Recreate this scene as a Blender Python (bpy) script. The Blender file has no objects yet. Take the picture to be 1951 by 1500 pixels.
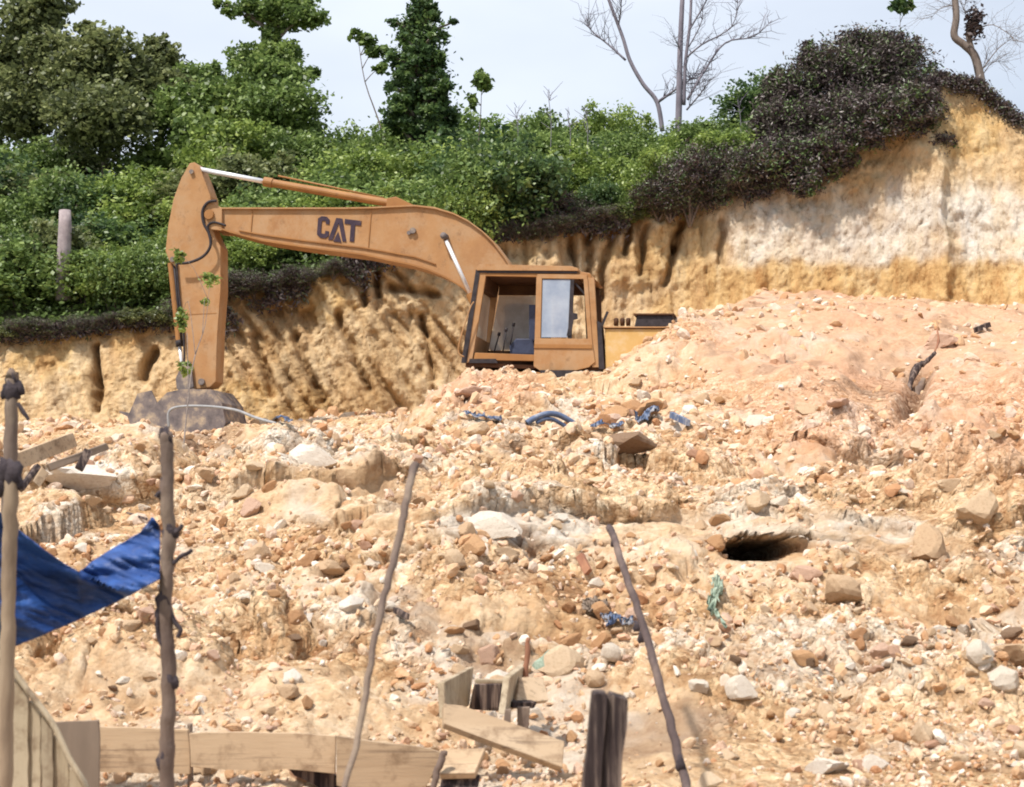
import bpy, bmesh, math, random
import numpy as np
from mathutils import Vector, Matrix, Quaternion

# ------------------------------------------------------------------ camera, sky, sun, exposure
S = bpy.context.scene
COL = S.collection
W0, H0, FP = 1951.0, 1500.0, 3002.0          # the photograph's frame; focal length in its pixels
CAM = np.array([0.0, 0.0, 1.6])
PITCH = math.atan(250.0 / FP)
cd = bpy.data.cameras.new('camera'); cam = bpy.data.objects.new('camera', cd); COL.objects.link(cam)
cam.location = CAM; cam.rotation_euler = (math.pi / 2 + PITCH, 0, 0)
cd.sensor_width = 36; cd.lens = 36 * FP / W0; cd.clip_start = 0.1; cd.clip_end = 2000
cd.dof.use_dof = True; cd.dof.focus_distance = 20.0; cd.dof.aperture_fstop = 5.6
S.camera = cam
SUN = Vector((-0.50, -0.50, 1.12)).normalized()      # towards the sun
w = bpy.data.worlds.new('World'); S.world = w; w.use_nodes = True
nt = w.node_tree; nt.nodes.clear()
sky = nt.nodes.new('ShaderNodeTexSky'); sky.sky_type = 'NISHITA'; sky.sun_disc = False
sky.sun_elevation = math.asin(SUN.z); sky.sun_rotation = math.atan2(SUN.x, SUN.y)
sky.air_density = 1.0; sky.dust_density = 2.0
sc_ = nt.nodes.new('ShaderNodeMix'); sc_.data_type = 'RGBA'; sc_.blend_type = 'MULTIPLY'; sc_.inputs[0].default_value = 1
sc_.inputs[7].default_value = (0.08, 0.08, 0.08, 1)
nt.links.new(sky.outputs[0], sc_.inputs[6])
tc = nt.nodes.new('ShaderNodeTexCoord')
nz = nt.nodes.new('ShaderNodeTexNoise'); nz.inputs['Scale'].default_value = 1.9; nz.inputs['Detail'].default_value = 5
mp = nt.nodes.new('ShaderNodeMapping'); mp.inputs['Scale'].default_value = (1, 1, 2.6); mp.inputs['Location'].default_value = (.35, .2, 0)
nt.links.new(tc.outputs['Generated'], mp.inputs[0]); nt.links.new(mp.outputs[0], nz.inputs['Vector'])
rp = nt.nodes.new('ShaderNodeValToRGB'); rp.color_ramp.elements[0].position = .30; rp.color_ramp.elements[1].position = .68
rp.color_ramp.elements[0].color = (.52, .52, .52, 1); rp.color_ramp.elements[1].color = (.97, .97, .97, 1)
nt.links.new(nz.outputs[0], rp.inputs[0])
mx = nt.nodes.new('ShaderNodeMix'); mx.data_type = 'RGBA'
mx.inputs[7].default_value = (0.64, 0.69, 0.77, 1)
nt.links.new(rp.outputs[0], mx.inputs[0]); nt.links.new(sc_.outputs[2], mx.inputs[6])
bg = nt.nodes.new('ShaderNodeBackground'); wo = nt.nodes.new('ShaderNodeOutputWorld')
nt.links.new(mx.outputs[2], bg.inputs[0]); nt.links.new(bg.outputs[0], wo.inputs[0]); bg.inputs[1].default_value = 1.0
sl = bpy.data.lights.new('sun', 'SUN'); so = bpy.data.objects.new('sun', sl); COL.objects.link(so)
sl.energy = 3.5; sl.angle = math.radians(2.5); sl.color = (1.0, 0.95, 0.87)
so.rotation_euler = SUN.to_track_quat('Z', 'Y').to_euler(); so.location = (-20, -20, 40)
S.view_settings.view_transform = 'Standard'; S.view_settings.look = 'None'; S.view_settings.gamma = 1
S.view_settings.use_curve_mapping = False; S.view_settings.exposure = 0.60
S.render.engine = 'CYCLES'; S.cycles.max_bounces = 6; S.cycles.filter_width = 1.9
S.cycles.use_denoising = True

rng = np.random.default_rng(7); random.seed(7)

# ------------------------------------------------------------------ numpy noise
def _h(ix, iy, iz, seed):
    h = (ix.astype(np.int64) * 374761393 + iy.astype(np.int64) * 668265263 + iz.astype(np.int64) * 2147483647 + seed * 974634777) & 0xffffffff
    h = ((h ^ (h >> 13)) * 1274126177) & 0xffffffff
    h = (h ^ (h >> 16)) * 2246822519 & 0xffffffff
    return ((h ^ (h >> 15)) & 0xffffff) / float(0xffffff) * 2 - 1
def vn(x, y, z, seed=0):
    x, y, z = np.broadcast_arrays(np.asarray(x, float), np.asarray(y, float), np.asarray(z, float))
    ix, iy, iz = np.floor(x), np.floor(y), np.floor(z)
    fx, fy, fz = x - ix, y - iy, z - iz
    ux, uy, uz = [f * f * f * (f * (f * 6 - 15) + 10) for f in (fx, fy, fz)]
    r = 0
    for a in (0, 1):
        for b in (0, 1):
            for c in (0, 1):
                r = r + _h(ix + a, iy + b, iz + c, seed) * (ux if a else 1 - ux) * (uy if b else 1 - uy) * (uz if c else 1 - uz)
    return r
def fbm(x, y, z, o=4, seed=0, gain=.5):
    r = 0; a = 1.0; f = 1.0; t = 0
    for i in range(o):
        r = r + a * vn(x * f, y * f, z * f, seed + i * 17); t += a; a *= gain; f *= 2.03
    return r / t
def ss(x, a=0.0, b=1.0):
    t = np.clip((x - a) / (b - a), 0, 1); return t * t * (3 - 2 * t)

# ------------------------------------------------------------------ photograph <-> world
cp, sp_ = math.cos(PITCH), math.sin(PITCH)
def at(px, py, Y):
    """world point seen at photo position (px, py), at depth Y"""
    cx = (px - W0 / 2) / FP; cy = (H0 / 2 - py) / FP
    t = Y / (cp - cy * sp_)
    return Vector((float(CAM[0] + t * cx), float(CAM[1] + Y), float(CAM[2] + t * (sp_ + cy * cp))))
def zof(py, Y):
    cy = (H0 / 2 - py) / FP
    return CAM[2] + Y * (sp_ + cy * cp) / (cp - cy * sp_)
def proj(P):
    x = P[..., 0] - CAM[0]; y = P[..., 1] - CAM[1]; z = P[..., 2] - CAM[2]
    t = y * cp + z * sp_; u = -y * sp_ + z * cp
    return W0 / 2 + FP * x / t, H0 / 2 - FP * u / t

# ------------------------------------------------------------------ object helpers
def link(o, parent=None):
    COL.objects.link(o)
    if parent is not None: o.parent = parent
    return o
def tag(o, label=None, cat=None, group=None, kind=None):
    if label: o['label'] = label
    if cat: o['category'] = cat
    if group: o['group'] = group
    if kind: o['kind'] = kind
    return o
def empty(name, loc, rz=0.0, rot=None):
    o = bpy.data.objects.new(name, None); COL.objects.link(o); o.location = loc
    o.rotation_euler = rot if rot else (0, 0, rz); o.empty_display_size = .2
    return o
def from_np(name, V, Fc, m, parent=None, attrs=None, smooth=False):
    me = bpy.data.meshes.new(name)
    V = np.ascontiguousarray(V, dtype=np.float32); Fc = np.ascontiguousarray(Fc, dtype=np.int32); k = Fc.shape[1]
    me.vertices.add(len(V)); me.vertices.foreach_set('co', V.ravel())
    me.loops.add(Fc.size); me.loops.foreach_set('vertex_index', Fc.ravel())
    me.polygons.add(len(Fc)); me.polygons.foreach_set('loop_start', np.arange(0, Fc.size, k, dtype=np.int32))
    me.polygons.foreach_set('loop_total', np.full(len(Fc), k, dtype=np.int32))
    me.update(calc_edges=True)
    me.polygons.foreach_set('use_smooth', np.full(len(Fc), smooth, dtype=bool))
    for n, a in (attrs or {}).items():
        at_ = me.attributes.new(n, 'FLOAT', 'POINT'); at_.data.foreach_set('value', np.ascontiguousarray(a, dtype=np.float32).ravel())
    me.materials.append(m); me.validate()
    return link(bpy.data.objects.new(name, me), parent)
def from_bm(name, bm, m, parent=None, smooth=False):
    me = bpy.data.meshes.new(name); bmesh.ops.recalc_face_normals(bm, faces=bm.faces[:]); bm.to_mesh(me); bm.free()
    me.materials.append(m)
    if smooth:
        for p in me.polygons: p.use_smooth = True
    return link(bpy.data.objects.new(name, me), parent)
def grid_faces(r, c):
    i = np.arange(r - 1)[:, None] * c + np.arange(c - 1)[None, :]
    return np.stack([i, i + 1, i + c + 1, i + c], -1).reshape(-1, 4)
def add_box(bm, c, s, rot=None, bev=0.0, jit=0.0):
    r = bmesh.ops.create_cube(bm, size=1.0); vs = r['verts']
    bmesh.ops.scale(bm, vec=s, verts=vs)
    if jit:
        for v in vs: v.co += Vector([random.uniform(-jit, jit) for _ in range(3)])
    if rot is not None: bmesh.ops.rotate(bm, cent=(0, 0, 0), matrix=rot, verts=vs)
    bmesh.ops.translate(bm, vec=c, verts=vs)
    if bev:
        es = list({e for v in vs for e in v.link_edges}); bmesh.ops.bevel(bm, geom=es, offset=bev, segments=2, affect='EDGES', profile=.6)
def add_prism(bm, pts, y0, y1, bev=0.0):
    """outline in the local xz plane, extruded from y0 to y1"""
    a = [bm.verts.new((p[0], y0, p[1])) for p in pts]; b = [bm.verts.new((p[0], y1, p[1])) for p in pts]
    fs = [bm.faces.new(a), bm.faces.new(list(reversed(b)))]; n = len(pts)
    for i in range(n): fs.append(bm.faces.new((a[i], b[i], b[(i + 1) % n], a[(i + 1) % n])))
    if bev:
        es = [e for e in {e for f in fs[:2] for e in f.edges}]
        bmesh.ops.bevel(bm, geom=es, offset=bev, segments=2, affect='EDGES', profile=.6)
def add_tube(bm, pts, rad, n=10, caps=True):
    pts = [Vector(p) for p in pts]
    if not hasattr(rad, '__len__'): rad = [rad] * len(pts)
    rings = []; up = None
    for i, p in enumerate(pts):
        d = (pts[min(i + 1, len(pts) - 1)] - pts[max(i - 1, 0)]).normalized()
        if up is None: up = Vector((.1, .9, .3)) if abs(d.y) < .8 else Vector((1, 0, .1))
        u = (up - d * up.dot(d)).normalized(); up = u; v = d.cross(u).normalized()
        rings.append([bm.verts.new(p + (u * math.cos(2 * math.pi * k / n) + v * math.sin(2 * math.pi * k / n)) * rad[i]) for k in range(n)])
    for a, b in zip(rings[:-1], rings[1:]):
        for k in range(n): bm.faces.new((a[k], a[(k + 1) % n], b[(k + 1) % n], b[k]))
    if caps: bm.faces.new(rings[0]); bm.faces.new(list(reversed(rings[-1])))
def smooth_path(pts, k=6):
    out = []; P = [Vector(p) for p in pts]
    for i in range(len(P) - 1):
        p0, p1, p2, p3 = P[max(i - 1, 0)], P[i], P[i + 1], P[min(i + 2, len(P) - 1)]
        for j in range(k):
            t = j / k; out.append(.5 * ((2 * p1) + (p2 - p0) * t + (2 * p0 - 5 * p1 + 4 * p2 - p3) * t * t + (3 * p1 - p0 - 3 * p2 + p3) * t ** 3))
    out.append(P[-1]); return out
def BM(): return bmesh.new()

# ------------------------------------------------------------------ materials
def new_mat(name):
    m = bpy.data.materials.new(name); m.use_nodes = True; n = m.node_tree
    return m, n, n.nodes['Principled BSDF']
def N(n, t, **kw):
    x = n.nodes.new(t)
    for k, v in kw.items():
        if k in x.inputs: x.inputs[k].default_value = v
        else: setattr(x, k, v)
    return x
def ramp(n, fac, stops):
    r = n.nodes.new('ShaderNodeValToRGB'); e = r.color_ramp.elements
    while len(e) < len(stops): e.new(.5)
    for i, (p, c) in enumerate(stops): e[i].position = p; e[i].color = (*c, 1)
    n.links.new(fac, r.inputs[0]); return r.outputs[0]
def mixc(n, fac, a, b, blend='MIX'):
    m = n.nodes.new('ShaderNodeMix'); m.data_type = 'RGBA'; m.blend_type = blend
    for s, v in ((0, fac), (6, a), (7, b)):
        if hasattr(v, 'is_linked'): n.links.new(v, m.inputs[s])
        elif s == 0: m.inputs[0].default_value = v
        else: m.inputs[s].default_value = (*v, 1)
    return m.outputs[2]
def coords(n, scale=(1, 1, 1), obj=True):
    t = n.nodes.new('ShaderNodeTexCoord'); m = n.nodes.new('ShaderNodeMapping'); m.inputs['Scale'].default_value = scale
    if obj: n.links.new(t.outputs['Object'], m.inputs[0])
    else:
        g = n.nodes.new('ShaderNodeNewGeometry'); n.links.new(g.outputs['Position'], m.inputs[0])
    return m.outputs[0]
def noise(n, vec, scale, detail=5, rough=.6):
    x = N(n, 'ShaderNodeTexNoise', Scale=scale, Detail=detail, Roughness=rough); n.links.new(vec, x.inputs['Vector']); return x.outputs[0]
def bump(n, bsdf, h, strength, dist, prev=None):
    b = N(n, 'ShaderNodeBump', Strength=strength, Distance=dist); n.links.new(h, b.inputs['Height'])
    if prev is not None: n.links.new(prev, b.inputs['Normal'])
    n.links.new(b.outputs[0], bsdf.inputs['Normal']); return b.outputs[0]
def attr(n, name):
    a = n.nodes.new('ShaderNodeAttribute'); a.attribute_name = name; return a.outputs['Fac']

def noisy(name, stops, scale=4, rough=.8, bs=.4, bd=.01, bscale=40, stretch=(1, 1, 1), metal=0, spec=.3, world=False, dirt=None):
    wood = name.startswith('weathered')
    m, n, b = new_mat(name); v = coords(n, stretch, not world)
    c = ramp(n, noise(n, v, scale, 6, .62), stops)
    if dirt:
        c = mixc(n, ramp(n, noise(n, coords(n, (1, 1, 1), not world), dirt[1], 6, .7), [(dirt[2], (0, 0, 0)), (dirt[3], (1, 1, 1))]), c, dirt[0])
    if wood:
        oi = n.nodes.new('ShaderNodeObjectInfo'); c = mixc(n, .8, c, ramp(n, oi.outputs['Random'], [(0, (.78, .76, .74)), (.5, (1, .97, .93)), (1, (1.15, 1.15, 1.15))]), 'MULTIPLY')
        c = mixc(n, ramp(n, noise(n, coords(n, tuple(3.0 * q if q == 1 else q * .6 for q in stretch)), 12, 6, .75), [(.54, (0, 0, 0)), (.62, (.65, .65, .65))]), c, (.17, .115, .075))
    n.links.new(c, b.inputs['Base Color']); b.inputs['Roughness'].default_value = rough
    b.inputs['Metallic'].default_value = metal; b.inputs['Specular IOR Level'].default_value = spec
    if bs: bump(n, b, noise(n, v, bscale, 6, .65), bs, bd)
    return m

def soil_mat():
    m, n, b = new_mat('quarry_soil'); v = coords(n)
    base = ramp(n, noise(n, v, .9, 8, .68), [(.28, (.38, .235, .13)), (.40, (.50, .345, .205)), (.53, (.61, .44, .28)), (.66, (.67, .55, .41))])
    fine = ramp(n, noise(n, v, 9, 7, .72), [(.30, (.52, .40, .30)), (.5, (1, 1, 1)), (.70, (1.15, 1.15, 1.15))])
    c = mixc(n, .75, base, fine, 'MULTIPLY')
    c = mixc(n, attr(n, 'pink'), c, mixc(n, noise(n, v, 1.7, 6, .7), (.52, .29, .18), (.64, .42, .29)))
    c = mixc(n, attr(n, 'pale'), c, mixc(n, noise(n, v, 4, 6, .7), (.54, .46, .37), (.68, .63, .57)))
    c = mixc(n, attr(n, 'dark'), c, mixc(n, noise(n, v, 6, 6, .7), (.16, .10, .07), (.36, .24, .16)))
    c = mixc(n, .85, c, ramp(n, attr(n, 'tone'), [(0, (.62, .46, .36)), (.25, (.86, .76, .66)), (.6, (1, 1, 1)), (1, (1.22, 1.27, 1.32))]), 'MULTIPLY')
    n.links.new(c, b.inputs['Base Color']); b.inputs['Roughness'].default_value = .95; b.inputs['Specular IOR Level'].default_value = .12
    p = bump(n, b, noise(n, v, 14, 9, .72), .8, .05); wv = N(n, 'ShaderNodeVectorMath', operation='ADD')
    nv_ = N(n, 'ShaderNodeTexNoise', Scale=20.0, Detail=3.0); n.links.new(v, nv_.inputs['Vector']); sc2 = N(n, 'ShaderNodeVectorMath', operation='SCALE'); sc2.inputs['Scale'].default_value = .05
    n.links.new(nv_.outputs['Color'], sc2.inputs[0]); n.links.new(v, wv.inputs[0]); n.links.new(sc2.outputs[0], wv.inputs[1]); cc_ = c
    for sc_v, st, ds in ((13.0, .9, .035), (31.0, .8, .016)):
        vo = N(n, 'ShaderNodeTexVoronoi', Scale=sc_v); n.links.new(wv.outputs[0], vo.inputs['Vector'])
        sg = N(n, 'ShaderNodeSeparateColor'); n.links.new(vo.outputs['Color'], sg.inputs[0])
        cc_ = mixc(n, .75, cc_, ramp(n, sg.outputs[0], [(0, (.74, .62, .52)), (.25, (.97, .91, .84)), (.6, (1.06, 1.05, 1.03)), (1, (1.34, 1.40, 1.44))]), 'MULTIPLY')
        inv = N(n, 'ShaderNodeMath', operation='SUBTRACT'); inv.inputs[0].default_value = 1.0; n.links.new(vo.outputs['Distance'], inv.inputs[1])
        p = bump(n, b, inv.outputs[0], st, ds, p)
        km = N(n, 'ShaderNodeMapRange'); km.inputs['To Min'].default_value = st; km.inputs['To Max'].default_value = .12 * st; n.links.new(attr(n, 'sand'), km.inputs['Value'])
        n.links.new(km.outputs[0], [x for x in n.nodes if x.type == 'BUMP'][-1].inputs['Strength'])
    n.links.new(mixc(n, attr(n, 'sand'), cc_, mixc(n, .22, c, cc_)), b.inputs['Base Color'])
    return m
def rock_mat(name, lo, hi, island=True):
    m, n, b = new_mat(name); v = coords(n)
    g = n.nodes.new('ShaderNodeNewGeometry'); oi = n.nodes.new('ShaderNodeObjectInfo')
    r = g.outputs['Random Per Island'] if island else oi.outputs['Random']
    c = ramp(n, r, lo)
    f = ramp(n, noise(n, v, 11 if island else 9, 6, .7), [(.30, (.70, .58, .48)), (.48, (1, 1, 1)), (.75, (1.1, 1.1, 1.08))])
    c = mixc(n, .8, c, f, 'MULTIPLY')
    n.links.new(c, b.inputs['Base Color']); b.inputs['Roughness'].default_value = .92; b.inputs['Specular IOR Level'].default_value = .15
    bump(n, b, noise(n, v, 26, 7, .7), .6, .02)
    return m
ROCKS = [(.0, (.42, .215, .11)), (.14, (.54, .325, .18)), (.34, (.61, .42, .265)), (.55, (.67, .51, .36)), (.72, (.60, .37, .245)), (.84, (.73, .66, .56)), (1, (.60, .44, .33))]
M = {}
M['soil'] = soil_mat()
M['rubble'] = rock_mat('rubble_stone', ROCKS, None)
M['rock_cream'] = rock_mat('cream_stone', [(0, (.50, .34, .21)), (1, (.62, .47, .32))], None, False)
M['rock_white'] = rock_mat('white_stone', [(0, (.60, .51, .41)), (1, (.70, .63, .55))], None, False)
M['rock_orange'] = rock_mat('orange_stone', [(0, (.38, .20, .10)), (1, (.50, .30, .16))], None, False)
M['rock_pink'] = rock_mat('pink_stone', [(0, (.46, .27, .18)), (1, (.57, .39, .29))], None, False)
M['rock_brown'] = rock_mat('brown_stone', [(0, (.15, .095, .06)), (1, (.24, .155, .10))], None, False)

def cliff_mat():
    m, n, b = new_mat('cut_earth'); v = coords(n)
    vs = coords(n, (1, 1, .22))
    base = ramp(n, noise(n, vs, 1.6, 8, .65), [(.30, (.41, .25, .125)), (.42, (.57, .395, .22)), (.55, (.67, .51, .32)), (.70, (.72, .60, .43))])
    c = mixc(n, attr(n, 'white'), base, ramp(n, noise(n, vs, 2.8, 8, .7), [(.30, (.54, .45, .33)), (.42, (.65, .59, .50)), (.58, (.70, .67, .62))]))
    c = mixc(n, attr(n, 'ochre'), c, ramp(n, noise(n, vs, 2.3, 8, .7), [(.32, (.45, .25, .10)), (.5, (.61, .41, .19)), (.68, (.69, .53, .31))]))
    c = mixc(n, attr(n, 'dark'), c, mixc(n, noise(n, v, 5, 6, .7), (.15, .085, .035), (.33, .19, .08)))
    c = mixc(n, .8, c, ramp(n, noise(n, coords(n, (1, 1, .6)), 8, 9, .75), [(.34, (.50, .38, .28)), (.48, (.95, .92, .9)), (.7, (1.12, 1.12, 1.12))]), 'MULTIPLY')
    n.links.new(c, b.inputs['Base Color']); b.inputs['Roughness'].default_value = .95; b.inputs['Specular IOR Level'].default_value = .1
    p = bump(n, b, noise(n, v, 9, 9, .7), .7, .08)
    bump(n, b, noise(n, vs, 5, 6, .7), .6, .12, p)
    return m
M['cliff'] = cliff_mat()

def leaf_mat(name, stops, trans=.42):
    m, n, b = new_mat(name); n.nodes.remove(b); out = [x for x in n.nodes if x.type == 'OUTPUT_MATERIAL'][0]
    c = ramp(n, attr(n, 'tone'), stops)
    d = N(n, 'ShaderNodeBsdfDiffuse'); t = N(n, 'ShaderNodeBsdfTranslucent'); g = N(n, 'ShaderNodeBsdfGlossy', Roughness=.45)
    n.links.new(c, d.inputs[0]); n.links.new(c, t.inputs[0])
    a = N(n, 'ShaderNodeMixShader', Fac=trans); n.links.new(d.outputs[0], a.inputs[1]); n.links.new(t.outputs[0], a.inputs[2])
    e = N(n, 'ShaderNodeMixShader', Fac=.035); n.links.new(a.outputs[0], e.inputs[1]); n.links.new(g.outputs[0], e.inputs[2])
    n.links.new(e.outputs[0], out.inputs[0]); return m
M['leaf_bright'] = leaf_mat('bright_leaves', [(0, (0.086, 0.129, 0.038)), (.5, (0.226, 0.312, 0.070)), (1, (0.408, 0.484, 0.129))])
M['leaf_mid'] = leaf_mat('green_leaves', [(0, (0.065, 0.102, 0.034)), (.5, (0.172, 0.253, 0.070)), (1, (0.323, 0.408, 0.129))])
M['leaf_dark'] = leaf_mat('dark_leaves', [(0, (0.032, 0.059, 0.030)), (.5, (0.092, 0.156, 0.054)), (1, (0.215, 0.301, 0.092))])
M['leaf_olive'] = leaf_mat('olive_leaves', [(0, (0.065, 0.081, 0.038)), (.5, (0.166, 0.193, 0.076)), (1, (0.312, 0.333, 0.139))])
M['brush'] = leaf_mat('brush_and_shade', [(0, (.04, .027, .030)), (.35, (.095, .070, .072)), (.6, (.18, .145, .135)), (.72, (.13, .14, .08)), (.85, (.10, .15, .055)), (1, (.15, .24, .075))], .15)  # brush colour that also paints in the purple-brown shadows among the leaves
M['bark'] = noisy('bark', [(.3, (.12, .09, .075)), (.7, (.26, .21, .18))], 12, .9, .6, .01, 60, (1, 1, .2))
M['bark_pale'] = noisy('pale_dead_wood', [(.3, (.13, .115, .14)), (.7, (.28, .25, .29))], 10, .9, .5, .01, 50, (1, 1, .2))
M['hill'] = noisy('hillside_soil', [(.3, (.07, .08, .04)), (.6, (.12, .12, .06)), (.8, (.18, .14, .08))], 1.2, 1, .6, .05, 8)
M['paint'] = noisy('faded_orange_paint', [(.25, (.42, .21, .10)), (.5, (.52, .29, .145)), (.75, (.60, .37, .21))], 1.6, .55, .15, .004, 30, dirt=((.56, .38, .24), 3.5, .5, .75))
def paint_mat(name, a, b_, c_, dirt=(.42, .255, .135), dk=(.20, .105, .05)):
    m, n, b = new_mat(name); v = coords(n); vs = coords(n, (1, 1, .8))
    c = ramp(n, noise(n, v, 1.8, 8, .7), [(.28, a), (.5, b_), (.72, c_)])
    c = mixc(n, ramp(n, noise(n, vs, 3.2, 8, .72), [(.46, (0, 0, 0)), (.60, (.8, .8, .8))]), c, dirt)
    c = mixc(n, ramp(n, noise(n, vs, 7, 8, .75), [(.56, (0, 0, 0)), (.70, (.65, .65, .65))]), c, dk)
    c = mixc(n, ramp(n, noise(n, v, 30, 5, .7), [(.66, (0, 0, 0)), (.74, (.5, .5, .5))]), c, dk)
    n.links.new(c, b.inputs['Base Color']); b.inputs['Specular IOR Level'].default_value = .3
    n.links.new(ramp(n, noise(n, v, 5, 5, .6), [(.3, (.5, .5, .5)), (.7, (.85, .85, .85))]), b.inputs['Roughness'])
    bump(n, b, noise(n, v, 3, 5, .6), .25, .03); return m
M['paint'] = paint_mat('faded_orange_paint', (.33, .16, .065), (.40, .21, .09), (.45, .26, .125))
M['paint_deep'] = noisy('orange_brown_paint', [(.3, (.27, .12, .04)), (.7, (.39, .185, .06))], 3, .5, .2, .004, 40, dirt=((.25, .12, .05), 6, .58, .72))
M['paint_yellow'] = noisy('dusty_yellow_paint', [(.3, (.52, .30, .09)), (.7, (.64, .42, .17))], 2, .6, .15, .004, 30, dirt=((.62, .46, .30), 4, .5, .7))
M['chrome'] = noisy('worn_chrome_rod', [(.3, (.72, .72, .74)), (.7, (.86, .86, .88))], 9, .35, 0, metal=.35, spec=.6)
M['rubber'] = noisy('black_rubber', [(.3, (.018, .014, .016)), (.7, (.05, .04, .045))], 14, .7, .3, .004, 60)
M['navy'] = noisy('navy_lettering', [(.35, (.030, .018, .035)), (.75, (.065, .04, .055))], 14, .7, 0, dirt=((.30, .18, .10), 10, .66, .76))
M['inner'] = noisy('interior_shade_brown', [(.3, (.06, .025, .012)), (.7, (.13, .058, .025))], 5, .7, .2, .004, 40)  # shade inside the cab is put into this brown; hood fittings share it
M['steel'] = noisy('muddy_steel', [(.3, (.09, .075, .08)), (.5, (.19, .155, .145)), (.68, (.46, .35, .24))], 5, .7, .5, .01, 30)
M['seat'] = noisy('blue_black_vinyl', [(.3, (.025, .03, .06)), (.7, (.06, .07, .12))], 8, .5, .2, .003, 50)
def glass_mat():
    m, n, b = new_mat('dusty_blue_glass'); v = coords(n)
    n.links.new(ramp(n, noise(n, v, 3, 6, .6), [(.35, (.30, .36, .48)), (.65, (.46, .52, .62))]), b.inputs['Base Color'])
    b.inputs['Roughness'].default_value = .18; b.inputs['Alpha'].default_value = .72; b.inputs['Specular IOR Level'].default_value = .7
    return m
M['glass'] = glass_mat()
def pane_mat():
    m, n, b = new_mat('dusty_clear_pane'); v = coords(n)
    n.links.new(ramp(n, noise(n, v, 4, 6, .6), [(.35, (.42, .38, .34)), (.65, (.58, .54, .50))]), b.inputs['Base Color'])
    b.inputs['Roughness'].default_value = .3; b.inputs['Alpha'].default_value = .6
    return m
M['pane'] = pane_mat()
M['wood_pale'] = noisy('weathered_pale_board', [(.25, (.28, .215, .14)), (.5, (.42, .34, .235)), (.75, (.52, .435, .32))], 3, .85, .5, .006, 30, (1, 1, .12), dirt=((.24, .17, .11), 9, .50, .66))
M['wood_flat'] = noisy('weathered_flat_board', [(.25, (.34, .235, .15)), (.5, (.47, .34, .22)), (.75, (.56, .43, .30))], 3, .85, .5, .006, 30, (.12, 1, 1), dirt=((.27, .18, .11), 8, .50, .66))
M['wood_grey'] = noisy('grey_plywood', [(.3, (.16, .12, .09)), (.7, (.28, .21, .16))], 5, .9, .4, .004, 40, (1, 1, .2))
M['wood_dark'] = noisy('dark_wet_timber', [(.34, (.015, .009, .010)), (.5, (.055, .036, .034)), (.60, (.22, .16, .13))], 14, .75, .9, .012, 40, (2.5, 2.5, .16))
M['wood_brown'] = noisy('brown_pole_bark', [(.25, (.07, .045, .04)), (.5, (.17, .12, .095)), (.75, (.33, .25, .18))], 7, .85, .8, .012, 26, (1, 1, .3))
M['wood_pole_dark'] = noisy('dark_pole_bark', [(.25, (.045, .03, .03)), (.5, (.10, .07, .065)), (.75, (.22, .16, .13))], 7, .85, .8, .012, 26, (1, 1, .3))
M['wood_light'] = noisy('light_pole_wood', [(.25, (.13, .085, .06)), (.45, (.30, .215, .145)), (.7, (.44, .34, .24))], 9, .85, .6, .008, 26, (1, 1, .15))
M['wood_red'] = noisy('red_brown_stick', [(.3, (.20, .08, .05)), (.7, (.38, .19, .11))], 7, .85, .6, .008, 26, (1, 1, .2))
M['rope'] = noisy('dark_binding', [(.3, (.03, .022, .028)), (.7, (.09, .07, .075))], 30, .9, .8, .01, 80)
M['net'] = noisy('faded_green_net', [(.3, (.16, .22, .16)), (.7, (.40, .46, .36))], 18, .8, .4, .005, 60)
M['jerry'] = noisy('yellow_plastic', [(.3, (.52, .34, .12)), (.7, (.66, .48, .22))], 4, .55, .2, .004, 20)
def tarp_mat():
    m, n, b = new_mat('blue_tarpaulin'); v = coords(n)
    c = ramp(n, noise(n, coords(n, (1.5, 1, 5)), 3.0, 7, .65), [(.30, (.010, .025, .085)), (.48, (.018, .055, .20)), (.62, (.03, .09, .30)), (.75, (.09, .17, .38))])
    c = mixc(n, ramp(n, noise(n, v, 7, 7, .7), [(.60, (0, 0, 0)), (.78, (.5, .5, .5))]), c, (.24, .21, .22))
    n.links.new(c, b.inputs['Base Color']); b.inputs['Roughness'].default_value = .5; b.inputs['Specular IOR Level'].default_value = .4
    bump(n, b, noise(n, coords(n, (3, 1, 9)), 5, 6, .6), .5, .02); return m
M['tarp'] = tarp_mat()
M['tarp_faded'] = noisy('faded_blue_plastic', [(.3, (.04, .065, .15)), (.48, (.10, .14, .24)), (.62, (.34, .33, .34))], 9, .6, .5, .01, 30)
M['blue_hose'] = noisy('blue_grey_hose', [(.3, (.05, .075, .14)), (.55, (.12, .16, .26)), (.7, (.34, .34, .36))], 9, .6, .3, .01, 30)
M['grey_pipe'] = noisy('grey_blue_hose', [(.3, (.22, .22, .23)), (.7, (.38, .37, .36))], 9, .6, .3, .01, 30)
M['pillar_pale'] = noisy('pale_lichen_stump', [(.3, (.24, .19, .20)), (.7, (.42, .35, .35))], 9, .9, .5, .01, 30)

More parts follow.
